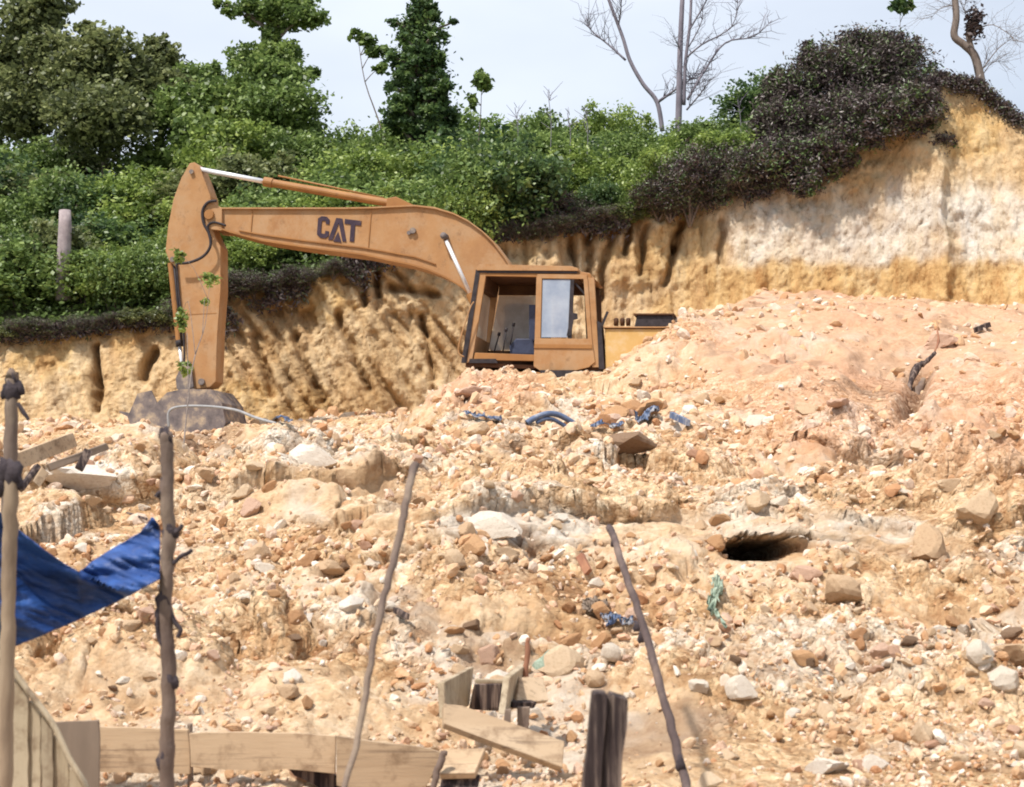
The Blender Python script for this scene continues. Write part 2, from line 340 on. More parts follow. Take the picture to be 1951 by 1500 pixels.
# ------------------------------------------------------------------ terrain: the rubble slope
PX = [-600, 0, 200, 400, 560, 700, 880, 1020, 1150, 1230, 1300, 1450, 1700, 1951, 2600]
TAB = [
 (3.2,  [2100] * 15),
 (4.5,  [1800] * 15),
 (6.0,  [1590, 1590, 1585, 1580, 1580, 1575, 1565, 1555, 1540, 1530, 1530, 1530, 1520, 1520, 1500]),
 (6.85, [1500, 1500, 1500, 1500, 1500, 1500, 1490, 1475, 1460, 1450, 1450, 1450, 1440, 1430, 1400]),
 (7.05, [1400, 1400, 1400, 1402, 1408, 1415, 1440, 1450, 1435, 1430, 1425, 1425, 1415, 1405, 1380]),
 (8.0,  [1300, 1300, 1300, 1300, 1305, 1305, 1325, 1330, 1320, 1310, 1300, 1300, 1285, 1270, 1240]),
 (9.0,  [1185, 1185, 1180, 1175, 1175, 1175, 1180, 1180, 1180, 1175, 1170, 1165, 1150, 1140, 1100]),
 (9.8,  [1110, 1105, 1100, 1095, 1090, 1085, 1085, 1090, 1095, 1090, 1085, 1080, 1070, 1060, 1020]),
 (10.5, [1050, 1045, 1040, 1035, 1025, 1020, 1020, 1025, 1030, 1025, 1015, 1005, 1005, 1000, 960]),
 (12.0, [990, 985, 980, 970, 960, 955, 945, 945, 945, 940, 930, 925, 925, 910, 870]),
 (14.0, [940, 935, 930, 920, 900, 890, 885, 880, 878, 875, 868, 860, 850, 840, 810]),
 (16.0, [905, 900, 895, 885, 860, 850, 845, 835, 830, 828, 820, 800, 790, 785, 760]),
 (18.0, [875, 870, 868, 865, 832, 815, 800, 795, 790, 785, 775, 750, 735, 730, 710]),
 (19.6, [870, 865, 852, 852, 835, 812, 750, 752, 752, 745, 730, 700, 690, 685, 670]),
 (20.7, [860, 855, 840, 838, 822, 808, 697, 712, 708, 672, 640, 655, 655, 655, 640]),
 (22.0, [845, 840, 840, 845, 820, 812, 760, 720, 700, 640, 604, 605, 615, 625, 615]),
 (24.0, [830, 825, 823, 825, 815, 812, 800, 750, 700, 660, 620, 572, 580, 592, 590]),
 (27.0, [815, 812, 808, 808, 810, 812, 805, 780, 720, 680, 640, 560, 560, 570, 560]),
 (33.0, [800] * 15)]
TD = np.array([r[0] for r in TAB]); TP = np.array([r[1] for r in TAB], float)
NR, NC = 670, 660
cols = np.linspace(-380, 2330, NC); rows = 3.3 * (32.5 / 3.3) ** np.linspace(0, 1, NR)
tmp = np.stack([np.interp(cols, PX, r) for r in TP])                    # table rows x columns
py_g = np.stack([np.interp(rows, TD, tmp[:, j]) for j in range(NC)], 1)  # NR x NC
def blur(a, k, ax):
    ker = np.hanning(k + 2)[1:-1]; ker /= ker.sum(); pad = k // 2
    ap = np.pad(a, [(pad, pad) if i == ax else (0, 0) for i in range(2)], mode='edge')
    return np.apply_along_axis(lambda m_: np.convolve(m_, ker, 'valid'), ax, ap)
PXg, Dg = np.meshgrid(cols, rows)
Zg = zof(py_g, Dg)
Zg = Zg - .38 * ss(Dg, 15, 19) * ss(-Dg, -23, -21.5) * ss(-PXg, -870, -760) - .22 * ss(Dg, 17.5, 19.5) * ss(-Dg, -22.5, -21) * ss(PXg, 150, 250) * ss(-PXg, -500, -430) - .10 * ss(Dg, 16, 19) * ss(-Dg, -23, -21.5) * ss(PXg, 760, 870) * ss(-PXg, -1300, -1100)
Zb = blur(blur(Zg, 25, 0), 31, 1)
near = ss(np.abs(Dg - 6.95), .15, .5)
Zg = Zg * (1 - near) + Zb * near
Xg = (PXg - W0 / 2) / FP * Dg; Yg = Dg.copy()
PYg = H0 / 2 - FP * 0 - 0  # placeholder
_, PYg = proj(np.stack([Xg, Yg, Zg], -1))
# rough relief (metres)
rub = 1 - .65 * ss(PXg, 1230, 1400) * ss(-PYg, -860, -760)             # smoother slide at the upper right
Zg += .22 * fbm(Xg * .55, Yg * .55, 3.1, 3, 1) * ss(Dg, 7.2, 9) * ss(-Dg, -19.5, -17)
Zg += (.10 * fbm(Xg * 1.7, Yg * 1.3, 0, 4, 2) + .07 * np.abs(fbm(Xg * 3.1, Yg * 2.4, 7, 4, 5)) ) * (.35 + .65 * rub) * ss(Dg, 6, 8)
Zg += .028 * fbm(Xg * 9, Yg * 8, 0, 4, 9) * (.4 + .6 * rub)
def band(px, py):
    yc = np.interp(px, [520, 620, 760, 950, 1150, 1400, 1600, 1850], [955, 970, 1000, 1003, 1030, 1000, 1008, 1050])
    return ss(px, 520, 600) * ss(-px, -1880, -1780) * np.exp(-(((py - yc) / 34.) ** 4))
def worley(x, y, sc, seed, jit=.9):
    x = x * sc; y = y * sc; ix, iy = np.floor(x), np.floor(y); best = np.full(x.shape, 9.); cell = np.zeros(x.shape)
    for a in (-1, 0, 1):
        for b in (-1, 0, 1):
            cx, cy = ix + a, iy + b; ox = _h(cx, cy, cx * 0, seed) * .5 * jit + .5; oy = _h(cx, cy, cx * 0, seed + 1) * .5 * jit + .5
            rv = _h(cx, cy, cx * 0, seed + 2) * .5 + .5
            d = np.hypot(x - cx - ox, y - cy - oy) / (.55 + .55 * rv); m_ = d < best; best = np.where(m_, d, best); cell = np.where(m_, rv * 997 % 1, cell)
    return best, cell
tone = np.full(Zg.shape, .5); _bx, _by = proj(np.stack([Xg, Yg, Zg], -1)); LB = band(_bx, _by) * (Dg < 13)
wx = Xg + .10 * fbm(Xg * 3, Yg * 3, 0, 2, 301); wy = Yg + .10 * fbm(Xg * 3, Yg * 3, 5, 2, 303)
for sc, hh, sd in ((1.3, .26, 311), (3.2, .13, 321), (7.5, .055, 331), (15., .030, 341)):
    f, cell = worley(wx * 1.0, wy * .8, sc, sd)
    msk = ss(fbm(Xg * .8, Yg * .8, sd, 3, sd), -.30, .12) * (.12 + .88 * rub) * ss(Dg, 7.15, 7.6) * np.where(Dg > 20.6, .4, 1) * (1 - .85 * LB)
    dome = np.clip(1 - f * 1.15, 0, 1) ** .55
    Zg += hh * msk * dome * (.3 + .9 * cell) * np.where(sc < 2, ss(cell, .45, .6), 1)
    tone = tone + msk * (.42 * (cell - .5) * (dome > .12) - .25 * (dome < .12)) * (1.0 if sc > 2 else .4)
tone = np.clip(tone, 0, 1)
# diagonal runnels on the slide
sl_m = ss(PXg, 1300, 1420) * ss(-PYg, -930, -850)
Zg += sl_m * .10 * fbm((Xg + .8 * Yg) * .5, (Xg - .55 * Yg) * 2.2, 0, 4, 31)
# eroded ledges: a step in height whose lip leans out over the face
def ledge(dl, h, over, mask):
    global Zg, Yg
    t = Dg - dl
    Zg += mask * h * (ss(t, -.02, .05) - ss(t, .35, 1.8))
    Yg -= mask * over * ss(t, -.03, .03) * (1 - ss(t, .05, .55))
nl = lambda s, sc=.9: fbm(Xg * sc, np.zeros_like(Xg), s, 4, int(s))
ledge(10.45 + .45 * nl(3, 1.0) + .25 * np.sin(PXg / 170), .17, .15, ss(PXg, 480, 620) * (.45 + .55 * ss(nl(12, 1.4), -.3, .25)))
for dk, hk in ((9.95, .05), (10.2, .07), (10.85, .08), (11.2, .07)):
    ledge(dk + .35 * nl(3, 1.0) + .22 * np.sin(PXg / 170) + .08 * nl(dk * 3, 2.2), hk, .07, ss(PXg, 500, 640) * ss(nl(dk * 7, 1.2), -.35, .15))
ledge(11.7 + .5 * nl(5, .8), .16, .14, ss(nl(14, .8), -.15, .2))
ledge(13.4 + .7 * nl(6, .7), .10, .12, ss(nl(15, .7), -.1, .2))
ledge(15.6 + .8 * nl(7, .6), .08, .12, ss(nl(16, .6), -.1, .2) * (1 - sl_m))
ledge(9.2 + .4 * nl(8, 1.2), .04, .05, ss(nl(17, 1.2), -.1, .25))
ledge(8.2 + .3 * nl(9, 1.2), .07, .06, ss(nl(18, 1.1), 0, .25))
Yg += .07 * fbm(Xg * 5, Zg * 9, Dg * .5, 4, 401) * ss(Dg, 7.3, 8)
Xg += .05 * fbm(Xg * 4, Zg * 9, Dg * .5, 3, 403) * ss(Dg, 7.3, 8)
# the small cave
ppx, ppy = proj(np.stack([Xg, Yg, Zg], -1))
cv = np.exp(-(((ppx - 1460) / 66) ** 4) - (((ppy - 1046) / 17) ** 4)) * (Dg < 12)
Yg += 1.5 * cv; Zg -= .10 * cv
cv2 = np.exp(-(((ppx - 1740 + (ppy - 730) * .35) / 22) ** 2) - (((ppy - 730) / 55) ** 2)) * (Dg < 24) * (Dg > 14)
Zg -= .35 * cv2
cv3 = np.exp(-(((ppx - 1690 + (ppy - 700) * .5) / 60) ** 2) - (((ppy - 700) / 60) ** 2)) * (Dg < 24) * (Dg > 14)
Zg -= .22 * cv3
G = np.stack([Xg, Yg, Zg], -1)
GPX, GPY = proj(G)
pink = np.clip(ss(GPX + (820 - GPY) * .6, 1150, 1550) * ss(-GPY, -960, -800) * (.75 + .5 * fbm(Xg, Yg, 2, 3, 41)) + .9 * ss(-((GPX - 900) / 190) ** 2 - ((GPY - 740) / 55) ** 2, -1, 0), 0, 1)
pale = np.clip(.75 * band(GPX, GPY) * (Dg < 13) * ss(fbm(Xg * 1.2, Zg * 6, 1, 4, 57), -.2, .3) + ss(fbm(Xg * 1.3, Yg * 1.9, 5, 5, 51), .14, .44) * .7 + ss(-((GPX - 980) / 190) ** 2 - ((GPY - 1000) / 42) ** 2, -1, -.2) + ss(-((GPX - 600) / 130) ** 2 - ((GPY - 850) / 48) ** 2, -1, -.2) + ss(-((GPX - 170) / 110) ** 2 - ((GPY - 905) / 40) ** 2, -1, -.2), 0, 1) * (1 - .7 * pink)
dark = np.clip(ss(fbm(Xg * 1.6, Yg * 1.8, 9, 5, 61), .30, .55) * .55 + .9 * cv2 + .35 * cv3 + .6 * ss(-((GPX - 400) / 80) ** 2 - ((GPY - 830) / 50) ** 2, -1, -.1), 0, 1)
sand = np.clip(.85 * ss(fbm(Xg * .75, Yg * .95, 12, 4, 71), .02, .26) + .8 * sl_m * ss(-GPY, -760, -690) + .75 * band(GPX, GPY) * (Dg < 13) + ss(-((GPX - 1240) / 130) ** 2 - ((GPY - 1370) / 120) ** 2, -1, -.2), 0, 1) * ss(-GPY, -2000, -1900)
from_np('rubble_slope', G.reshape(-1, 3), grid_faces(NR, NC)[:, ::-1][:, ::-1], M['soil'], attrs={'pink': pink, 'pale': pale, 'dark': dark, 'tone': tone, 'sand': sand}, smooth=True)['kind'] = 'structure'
def hit(px, py, back=0.0):
    """first point of the rubble slope seen at a photo position"""
    j = int(np.clip(np.searchsorted(cols, px), 1, NC - 1)); c = GPY[:, j]; ok = np.where(c <= py)[0]
    i = int(ok[0]) if len(ok) else NR - 1
    return Vector(G[i, j].tolist())
# flat ground to the horizon, under everything
bm = BM(); add_box(bm, (0, 200, -1.2), (1600, 1600, .2)); from_bm('ground', bm, M['hill'])['kind'] = 'structure'

# ------------------------------------------------------------------ cut bank behind the machine
BPX = [-900, 0, 400, 700, 1000, 1300, 1450, 1700, 1850, 1951, 2300, 3000]
BD = [24.5, 25, 25.6, 26, 27, 27, 26.2, 25.8, 25.2, 24.6, 23, 21]
TPX = [-900, 0, 150, 330, 430, 600, 700, 850, 950, 1100, 1250, 1330, 1450, 1550, 1620, 1700, 1775, 1805, 1870, 1951, 2100, 2400, 3000]
TPY = [640, 650, 632, 608, 560, 528, 492, 478, 450, 432, 402, 388, 360, 335, 285, 240, 165, 152, 158, 222, 300, 420, 600]
NCC, NRC = 820, 190
cpx = np.linspace(-420, 2400, NCC); tt = np.linspace(0, 1, NRC)
top_py = np.interp(cpx, TPX, TPY) + 10 * fbm(cpx / 45., 0, 0, 4, 71) + 4 * fbm(cpx / 9., 0, 5, 2, 73)
db = np.interp(cpx, BPX, BD); lean = .9 + .9 * ss(cpx, 1750, 1950) + .5 * ss(-cpx, -420, -250)
dt = db + lean
ztop = zof(top_py, dt); zbot = zof(np.full(NCC, 960.), db)
CPX, T = np.meshgrid(cpx, tt)
prof = T ** 1.0
Zc = zbot + (ztop - zbot) * T; Yc = db + lean * (T ** 1.4) ; Xc = (CPX - W0 / 2) / FP * (db + lean * T)
_, CPY = proj(np.stack([Xc, Yc, Zc], -1))
skew = Xc + .42 * Zc * ss(-CPX, -980, -700) + .12 * Zc * ss(CPX, 1000, 1200)
gu = fbm(skew * 1.5, 0, Zc * .18, 4, 81)
gu2 = np.abs(fbm(skew * 3.4, 0, Zc * .35, 3, 83))
amp = .22 + .78 * ss(-CPX, -1380, -1250)
disp = amp * (.16 + .10 * ss(CPX, 850, 950)) * gu - amp * .10 * gu2 + .08 * fbm(Xc * 3, Yc, Zc * 2, 5, 85) + .07 * fbm(Xc * 7, Yc, Zc * 5, 4, 86) + amp * .10 * np.abs(fbm(skew * 7, 0, Zc * .5, 3, 88))
# scalloped hollows in the upper face left of the machine
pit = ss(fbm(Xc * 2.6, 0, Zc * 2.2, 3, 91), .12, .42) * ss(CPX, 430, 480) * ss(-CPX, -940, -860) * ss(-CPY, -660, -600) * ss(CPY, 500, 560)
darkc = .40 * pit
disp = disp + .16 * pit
# bucket-tooth grooves
def grooves(u, per, wd, seed):
    ph = u / per + .55 * fbm(u * .7, 0, Zc * .25, 2, seed); fr = ph - np.floor(ph); a_ = _h(np.floor(ph), ph * 0, ph * 0, seed) * .5 + .5
    return np.exp(-((fr - .5) / wd) ** 2) * (.35 + .65 * a_), fr
gm, _ = grooves(Xc + .06 * Zc, .36, .17, 131); m1 = ss(CPX, 900, 960) * ss(-CPX, -1400, -1310) * ss(fbm(Xc * .8, 0, Zc * 1.1, 3, 133), -.35, .05)
gl, _ = grooves(Xc + .42 * Zc + .12 * Zc ** 2 * .3, .31, .20, 135); m2 = ss(CPX, 400, 450) * ss(-CPX, -930, -880) * (.45 + .55 * ss(fbm(Xc * .7, 0, Zc * .9, 3, 137), -.3, .1))
gr, _ = grooves(Xc, .5, .16, 139); m3 = ss(CPX, 1330, 1400) * .35 * ss(fbm(Xc * .8, 0, Zc * .9, 3, 141), -.2, .2)
disp = disp + .17 * gm * m1 + .20 * gl * m2 + .12 * gr * m3; darkc = darkc + .38 * gm * m1 + .30 * gl * m2  # grooves are tinted darker as well, their shade worked into the colour
# horizontal strata benches
disp += .05 * np.abs(fbm(Xc * 13, Yc, Zc * 11, 3, 96)) + .07 * vn(0 * Xc, 0 * Xc, Zc * 4.2 + .5 * fbm(Xc * .5, 0, 0, 2, 5), 95) * amp * ss(CPX, 850, 950)
# fissures
for x0, y0, x1, y1, wd, dp in [(1322, 385, 1290, 470, 8, .34), (1290, 470, 1270, 540, 7, .3), (1235, 430, 1222, 520, 6, .24), (1168, 430, 1150, 560, 8, .28), (1128, 440, 1130, 540, 7, .35), (1090, 440, 1100, 520, 6, .3), (1200, 430, 1190, 480, 6, .3), (712, 500, 716, 560, 7, .35), (680, 520, 690, 580, 6, .3), (180, 660, 186, 780, 7, .4), (290, 670, 268, 720, 10, .35), (740, 545, 830, 560, 8, .3), (1385, 420, 1372, 500, 6, .2), (1795, 300, 1800, 570, 12, -.22), (640, 600, 700, 740, 8, .25), (560, 640, 610, 760, 8, .25), (480, 640, 520, 750, 8, .25), (800, 600, 830, 720, 6, .2)]:
    t = np.clip((CPY - y0) / (y1 - y0), 0, 1) if abs(y1 - y0) > abs(x1 - x0) else np.clip((CPX - x0) / (x1 - x0), 0, 1)
    cx_ = x0 + (x1 - x0) * t; cy_ = y0 + (y1 - y0) * t
    wob = 7 * fbm(CPX / 40., CPY / 30., 0, 2, 99)
    d2 = ((CPX + wob - cx_) ** 2 + (CPY - cy_) ** 2) / wd ** 2
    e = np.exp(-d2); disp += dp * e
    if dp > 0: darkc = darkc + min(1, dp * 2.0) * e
Yc += disp * ss(T, 0, .1) * (1 - .75 * ss(T, .93, 1))
Pc = np.stack([Xc, Yc, Zc], -1); QX, QY = proj(Pc)
wn = 16 * fbm(Xc * 1.3, 0, 0, 4, 101) + 22 * np.clip(fbm(Xc * 4.5, 0, 0, 3, 103), 0, 1)
white = .85 * ss(QX + 2 * wn, 1320, 1440) * ss(QY + wn * 1.5, 335, 420) * ss(-(QY + wn), -530, -490) * (.62 + .38 * ss(fbm(Xc * 2.2, 0, Zc * 1.6, 5, 105), -.3, .25))
ochre = np.clip(ss(QX, 1330, 1400) * ss(QY + wn, 500, 520) * ss(-QY, -640, -560) + ss(QX, 1380, 1500) * ss(-(QY + wn), -385, -340) * .2 + .35 * ss(-QX, -900, -800) + .8 * ss(fbm(Xc * .9, 0, Zc * 1.1, 4, 107), .05, .4), 0, 1) * (1 - .9 * white)
edge_dark = ss(-(CPY - np.interp(CPX, TPX, TPY)), -75, -8) * ss(-CPX, -1650, -1500) * ss(fbm(skew * 2.4, 0, Zc * .5, 3, 109), -.15, .3)  # darker streaks just below the bank's top edge
darkc = np.clip(darkc + .55 * edge_dark * ss(QX, 800, 950) + .35 * ss(fbm(skew * 3.0, 0, Zc * .5, 3, 111), .22, .5) * ss(-QX, -1380, -1300), 0, 1)
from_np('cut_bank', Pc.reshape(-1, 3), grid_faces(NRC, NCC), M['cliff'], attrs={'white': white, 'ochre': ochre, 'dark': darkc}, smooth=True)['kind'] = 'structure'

# ------------------------------------------------------------------ hillside above the bank
RPX = [-900, 0, 300, 600, 900, 1100, 1300, 1430, 1560, 1700, 1800, 1951, 2600]
RPY = [360, 350, 330, 322, 345, 325, 272, 240, 215, 210, 230, 300, 620]
NH = 40
ridge_d = np.interp(cpx, [-900, 1200, 1500, 2600], [40, 38, 33, 30])
rz = zof(np.interp(cpx, RPX, RPY), ridge_d)
hs = np.linspace(0, 1, NH)[:, None]
eX, eY, eZ = Xc[-1], Yc[-1], Zc[-1]
Hd = eY + (ridge_d - eY) * hs
Hz = eZ + (rz - eZ) * (hs ** .85) + .35 * fbm(cpx[None, :] / 90., hs * 5, 0, 4, 121) * ss(hs, 0, .2)
Hx = (cpx - W0 / 2)[None, :] / FP * Hd; Hx[0] = eX
back = np.stack([Hx[-1] * 1.6, np.full(NCC, 75.), np.full(NCC, 1.0)], -1)[None]
Hp = np.concatenate([np.stack([Hx, Hd, Hz], -1), back], 0)
from_np('hillside', Hp.reshape(-1, 3), grid_faces(NH + 1, NCC), M['hill'], smooth=True)['kind'] = 'structure'
HPX, HPY = proj(Hp[:NH])
def hill(px, d):
    j = int(np.clip(np.searchsorted(cpx, px), 1, NCC - 1)); i = int(np.clip(np.searchsorted(Hd[:, j], d), 0, NH - 1))
    return Vector(Hp[i, j].tolist())

# ------------------------------------------------------------------ rocks
def ico(sub):
    b = BM(); bmesh.ops.create_icosphere(b, subdivisions=sub, radius=1.0); b.verts.ensure_lookup_table()
    V = np.array([v.co[:] for v in b.verts]); F = np.array([[v.index for v in f.verts] for f in b.faces]); b.free(); return V, F
def rock_radii(n, dirs, r, k=8):
    nn = r.normal(size=(n, k, 3)); nn /= np.linalg.norm(nn, axis=2, keepdims=True); dd = r.uniform(.48, 1.0, (n, k))
    dots = np.einsum('nkc,vc->nvk', nn, dirs); q = np.where(dots > .15, dd[:, None, :] / np.maximum(dots, .15), 9)
    return np.minimum(q.min(2), 1.25)
def scatter(name, N_, sub, smin, smax, seed, power=2.2, dens=None, mat=None):
    r = np.random.default_rng(seed); V, F = ico(sub)
    rr = r.integers(0, NR - 1, N_ * 7); cc = r.integers(0, NC - 1, N_ * 7)
    px_, py_, d_ = GPX[rr, cc], GPY[rr, cc], Dg[rr, cc]
    ok = (px_ > -150) & (px_ < 2100) & (py_ < 1600) & (d_ < 26.5) & (d_ > 5.6)
    dn = dens(px_, py_, G[rr, cc]) if dens else 1
    ok &= r.random(len(rr)) < dn
    idx = np.where(ok)[0][:N_]; n = len(idx)
    rr, cc = rr[idx], cc[idx]; c = G[rr, cc] + r.normal(0, .01, (n, 3))
    s = (smin + (smax - smin) * r.random(n) ** power) * d_[idx] / FP * .5
    R = rock_radii(n, V, r); sc = r.uniform(.42, 1.25, (n, 3))
    P = V[None] * R[..., None] * sc[:, None, :]
    q = r.normal(size=(n, 4)); q /= np.linalg.norm(q, axis=1, keepdims=True); w_, x_, y_, z_ = q.T
    Rm = np.stack([1 - 2 * (y_ * y_ + z_ * z_), 2 * (x_ * y_ - z_ * w_), 2 * (x_ * z_ + y_ * w_), 2 * (x_ * y_ + z_ * w_), 1 - 2 * (x_ * x_ + z_ * z_), 2 * (y_ * z_ - x_ * w_), 2 * (x_ * z_ - y_ * w_), 2 * (y_ * z_ + x_ * w_), 1 - 2 * (x_ * x_ + y_ * y_)], 1).reshape(n, 3, 3)
    P = np.einsum('nij,nvj->nvi', Rm, P) * s[:, None, None] + c[:, None, :] + np.array([0, 0, .08])[None, None] * s[:, None, None]
    Fa = F[None] + (np.arange(n) * len(V))[:, None, None]
    o = from_np(name, P.reshape(-1, 3), Fa.reshape(-1, 3), mat or M['rubble']); o['kind'] = 'stuff'; return o
def dens(px, py, P):
    cl = ss(fbm(P[:, 0] * 1.3, P[:, 1] * 1.3, 0, 3, 201), -.28, .22)
    slide = ss(px, 1230, 1400) * ss(-py, -850, -740) + ss(px, 1650, 1750) * ss(-py, -940, -800) * .5
    hole = (np.abs(px - 1460) < 78) & (np.abs(py - 1040) < 34)
    slide = np.clip(slide, 0, 1) + 1.05 * band(px, py)
    lip = ss(-np.abs(px - 1250), -130, -60) * ss(-np.abs(py - 1350), -150, -60)
    return np.clip((.22 + .9 * cl) * (1 - .80 * np.clip(slide, 0, 1)) * (1 - .6 * lip), .02, 1) * ~hole
tag(scatter('rubble', 5200, 2, 13, 32, 11, 2.0, dens), 'loose angular stones of many sizes strewn over the slope', 'rubble')
tag(scatter('clods', 13500, 1, 7, 18, 12, 1.5, dens), 'broken clods and stones packed between the larger rocks', 'rubble')
tag(scatter('gravel', 9000, 1, 3.0, 8, 13, 1.4, dens), 'small broken stones between the larger rocks', 'gravel')

VB, FB = ico(3); rock_meshes = {}
def rock_mesh(key, m, seed, k=12, squash=1.0):
    r = np.random.default_rng(seed); R = rock_radii(1, VB, r, k)[0]
    R = R * (1 + .05 * fbm(VB[:, 0] * 2.5 + seed, VB[:, 1] * 2.5, VB[:, 2] * 2.5, 3, seed))
    P = VB * R[:, None]; me = bpy.data.meshes.new('rock')
    me.from_pydata(P.tolist(), [], FB.tolist()); me.materials.append(m); me.update(); return me
kinds = {'cream': 'rock_cream', 'white': 'rock_white', 'orange': 'rock_orange', 'pink': 'rock_pink'}
for kk, mm in kinds.items():
    rock_meshes[kk] = [rock_mesh(kk, M[mm], 300 + 10 * i + len(kk)) for i in range(5)]
rock_meshes['brown'] = [rock_mesh('brown', M['rock_brown'], 390 + i) for i in range(2)]
def place_rock(px, py, wpx, kind, label, hr=.7, group=None, name='rock', sink=.15, cat='rock', rz=None, vi=None):
    p = hit(px, py + wpx * hr * .35); s = wpx * p.y / FP * .5
    o = bpy.data.objects.new(name, rock_meshes[kind][(vi if vi is not None else random.randrange(99)) % len(rock_meshes[kind])]); COL.objects.link(o)
    o.scale = (s * 1.05, s * random.uniform(.7, 1.0), s * hr); o.rotation_euler = (random.uniform(-.35, .35), random.uniform(-.35, .35), random.uniform(0, 6.28) if rz is None else rz)
    o.location = p + Vector((0, s * .15, s * hr * (.6 - sink))); return tag(o, label, cat, group)
named = [
 (1846, 966, 88, 'cream', 'rounded cream boulder standing clear above the slabs at the right', .9, 'boulder'),
 (1765, 1035, 92, 'cream', 'broad sunlit wedge of sandstone just below the rounded boulder', .85, 'boulder'),
 (165, 912, 140, 'white', 'big flat chalk-white rock behind the left posts', .45, 'boulder'),
 (1195, 858, 130, 'brown', 'dark brown earth lump under the blue hose loops', .45, 'boulder'),
 (600, 865, 120, 'white', 'wide chalky white boulder left of the slope centre', .45, 'boulder'),
 (945, 1005, 120, 'white', 'large pale slab bedded in the ledge above the leaning poles', .34, 'boulder'),
 (1405, 1318, 60, 'white', 'bright white rock on the sandy spur beside the long leaning pole', .8, 'rock'),
 (1565, 1455, 80, 'white', 'flat whitish slab at the bottom edge below the rubble', .55, 'rock'),
 (1655, 1452, 80, 'white', 'pale rock beside the whitish slab at the bottom edge', .6, 'rock'),
 (1900, 1285, 75, 'white', 'whitish rock high on the right edge of the rubble', .7, 'rock'),
 (1742, 1392, 70, 'cream', 'pointed cream rock in front of the orange ledge at bottom right', .9, 'rock'),
 (1822, 1200, 40, 'white', 'small white stone alone on the right hand rubble', .6, 'rock'),
 (1590, 1128, 95, 'cream', 'smooth cream rock a little below and right of the cave', .55, 'rock'),
 (1520, 1092, 90, 'pink', 'pinkish rock wedged right under the mouth of the cave', .55, 'rock'),
 (665, 1148, 62, 'white', 'bright white stone by the foot of the faint leaning pole', .55, 'rock'),
 (735, 1160, 30, 'white', 'little white stone just right of the faint leaning pole', .6, 'rock'),
 (712, 1072, 50, 'white', 'white stone left of the faint leaning pole, halfway up', .6, 'rock'),
 (1915, 1245, 90, 'cream', 'cream boulder cut by the right edge of the picture', .6, 'boulder'),
 (525, 788, 34, 'white', 'white stone on the skyline where the hose ends', .6, 'rock'),
 (1225, 780, 70, 'orange', 'orange stone lying above the blue hoses', .5, 'rock'),
 (1165, 795, 60, 'orange', 'orange stone immediately right of the thick blue hose', .6, 'rock'),
 (1430, 800, 60, 'white', 'pale rock at the lower edge of the smooth soil slide', .6, 'rock'),
 (395, 905, 60, 'cream', 'cream stone just right of the knobbly pole', .6, 'rock'),
 (490, 1048, 62, 'cream', 'cream stone in the dark band right of the knobbly pole', .7, 'rock'),
 (1900, 1210, 50, 'brown', 'dark hollow-faced stone near the right edge', .7, 'rock'),
 (1790, 650, 70, 'pink', 'pink clod at the top of the soil slide', .5, 'rock')]
for px, py, wd, k, lab, hr, nm in named: place_rock(px, py, wd, k, lab, hr, name=nm, cat=nm)
zone = lambda px, py: ('on the rubble below the excavator cab' if py < 860 and 700 < px < 1300 else 'on the soil slide right of the excavator' if py < 860 and px >= 1300 else
    'on the slope below the excavator bucket' if py < 1000 and px < 700 else 'on the ledges around the cave' if py < 1090 and px > 1150 else 'on the mid slope between the two leaning poles' if 700 < px <= 1230 and py < 1300 else
    'above the horizontal boards' if px <= 700 else 'by the half-buried wooden box' if px < 1150 else 'in the coarse rubble right of the long leaning pole')
look = {'cream': 'angular cream sandstone rock', 'white': 'chalky white rock', 'orange': 'rust-orange rock', 'pink': 'pinkish broken rock'}
n_ = 0; rr_ = random.Random(5)
while n_ < 268:
    px = rr_.uniform(10, 1945); py = rr_.uniform(690, 1490)
    P_ = np.array([hit(px, py)[:]])
    if rr_.random() > dens(np.array([px]), np.array([py]), P_)[0] or P_[0, 1] > 21.5: continue
    k = rr_.choices(['cream', 'white', 'orange', 'pink'], [5, 1.6, 2, 2.2])[0]
    z_ = zone(px, py)
    place_rock(px, py, 22 + 38 * rr_.random() ** 2.0, k, look[k] + ' lying loose ' + z_, rr_.uniform(.5, .85), group=look[k] + 's ' + z_); n_ += 1

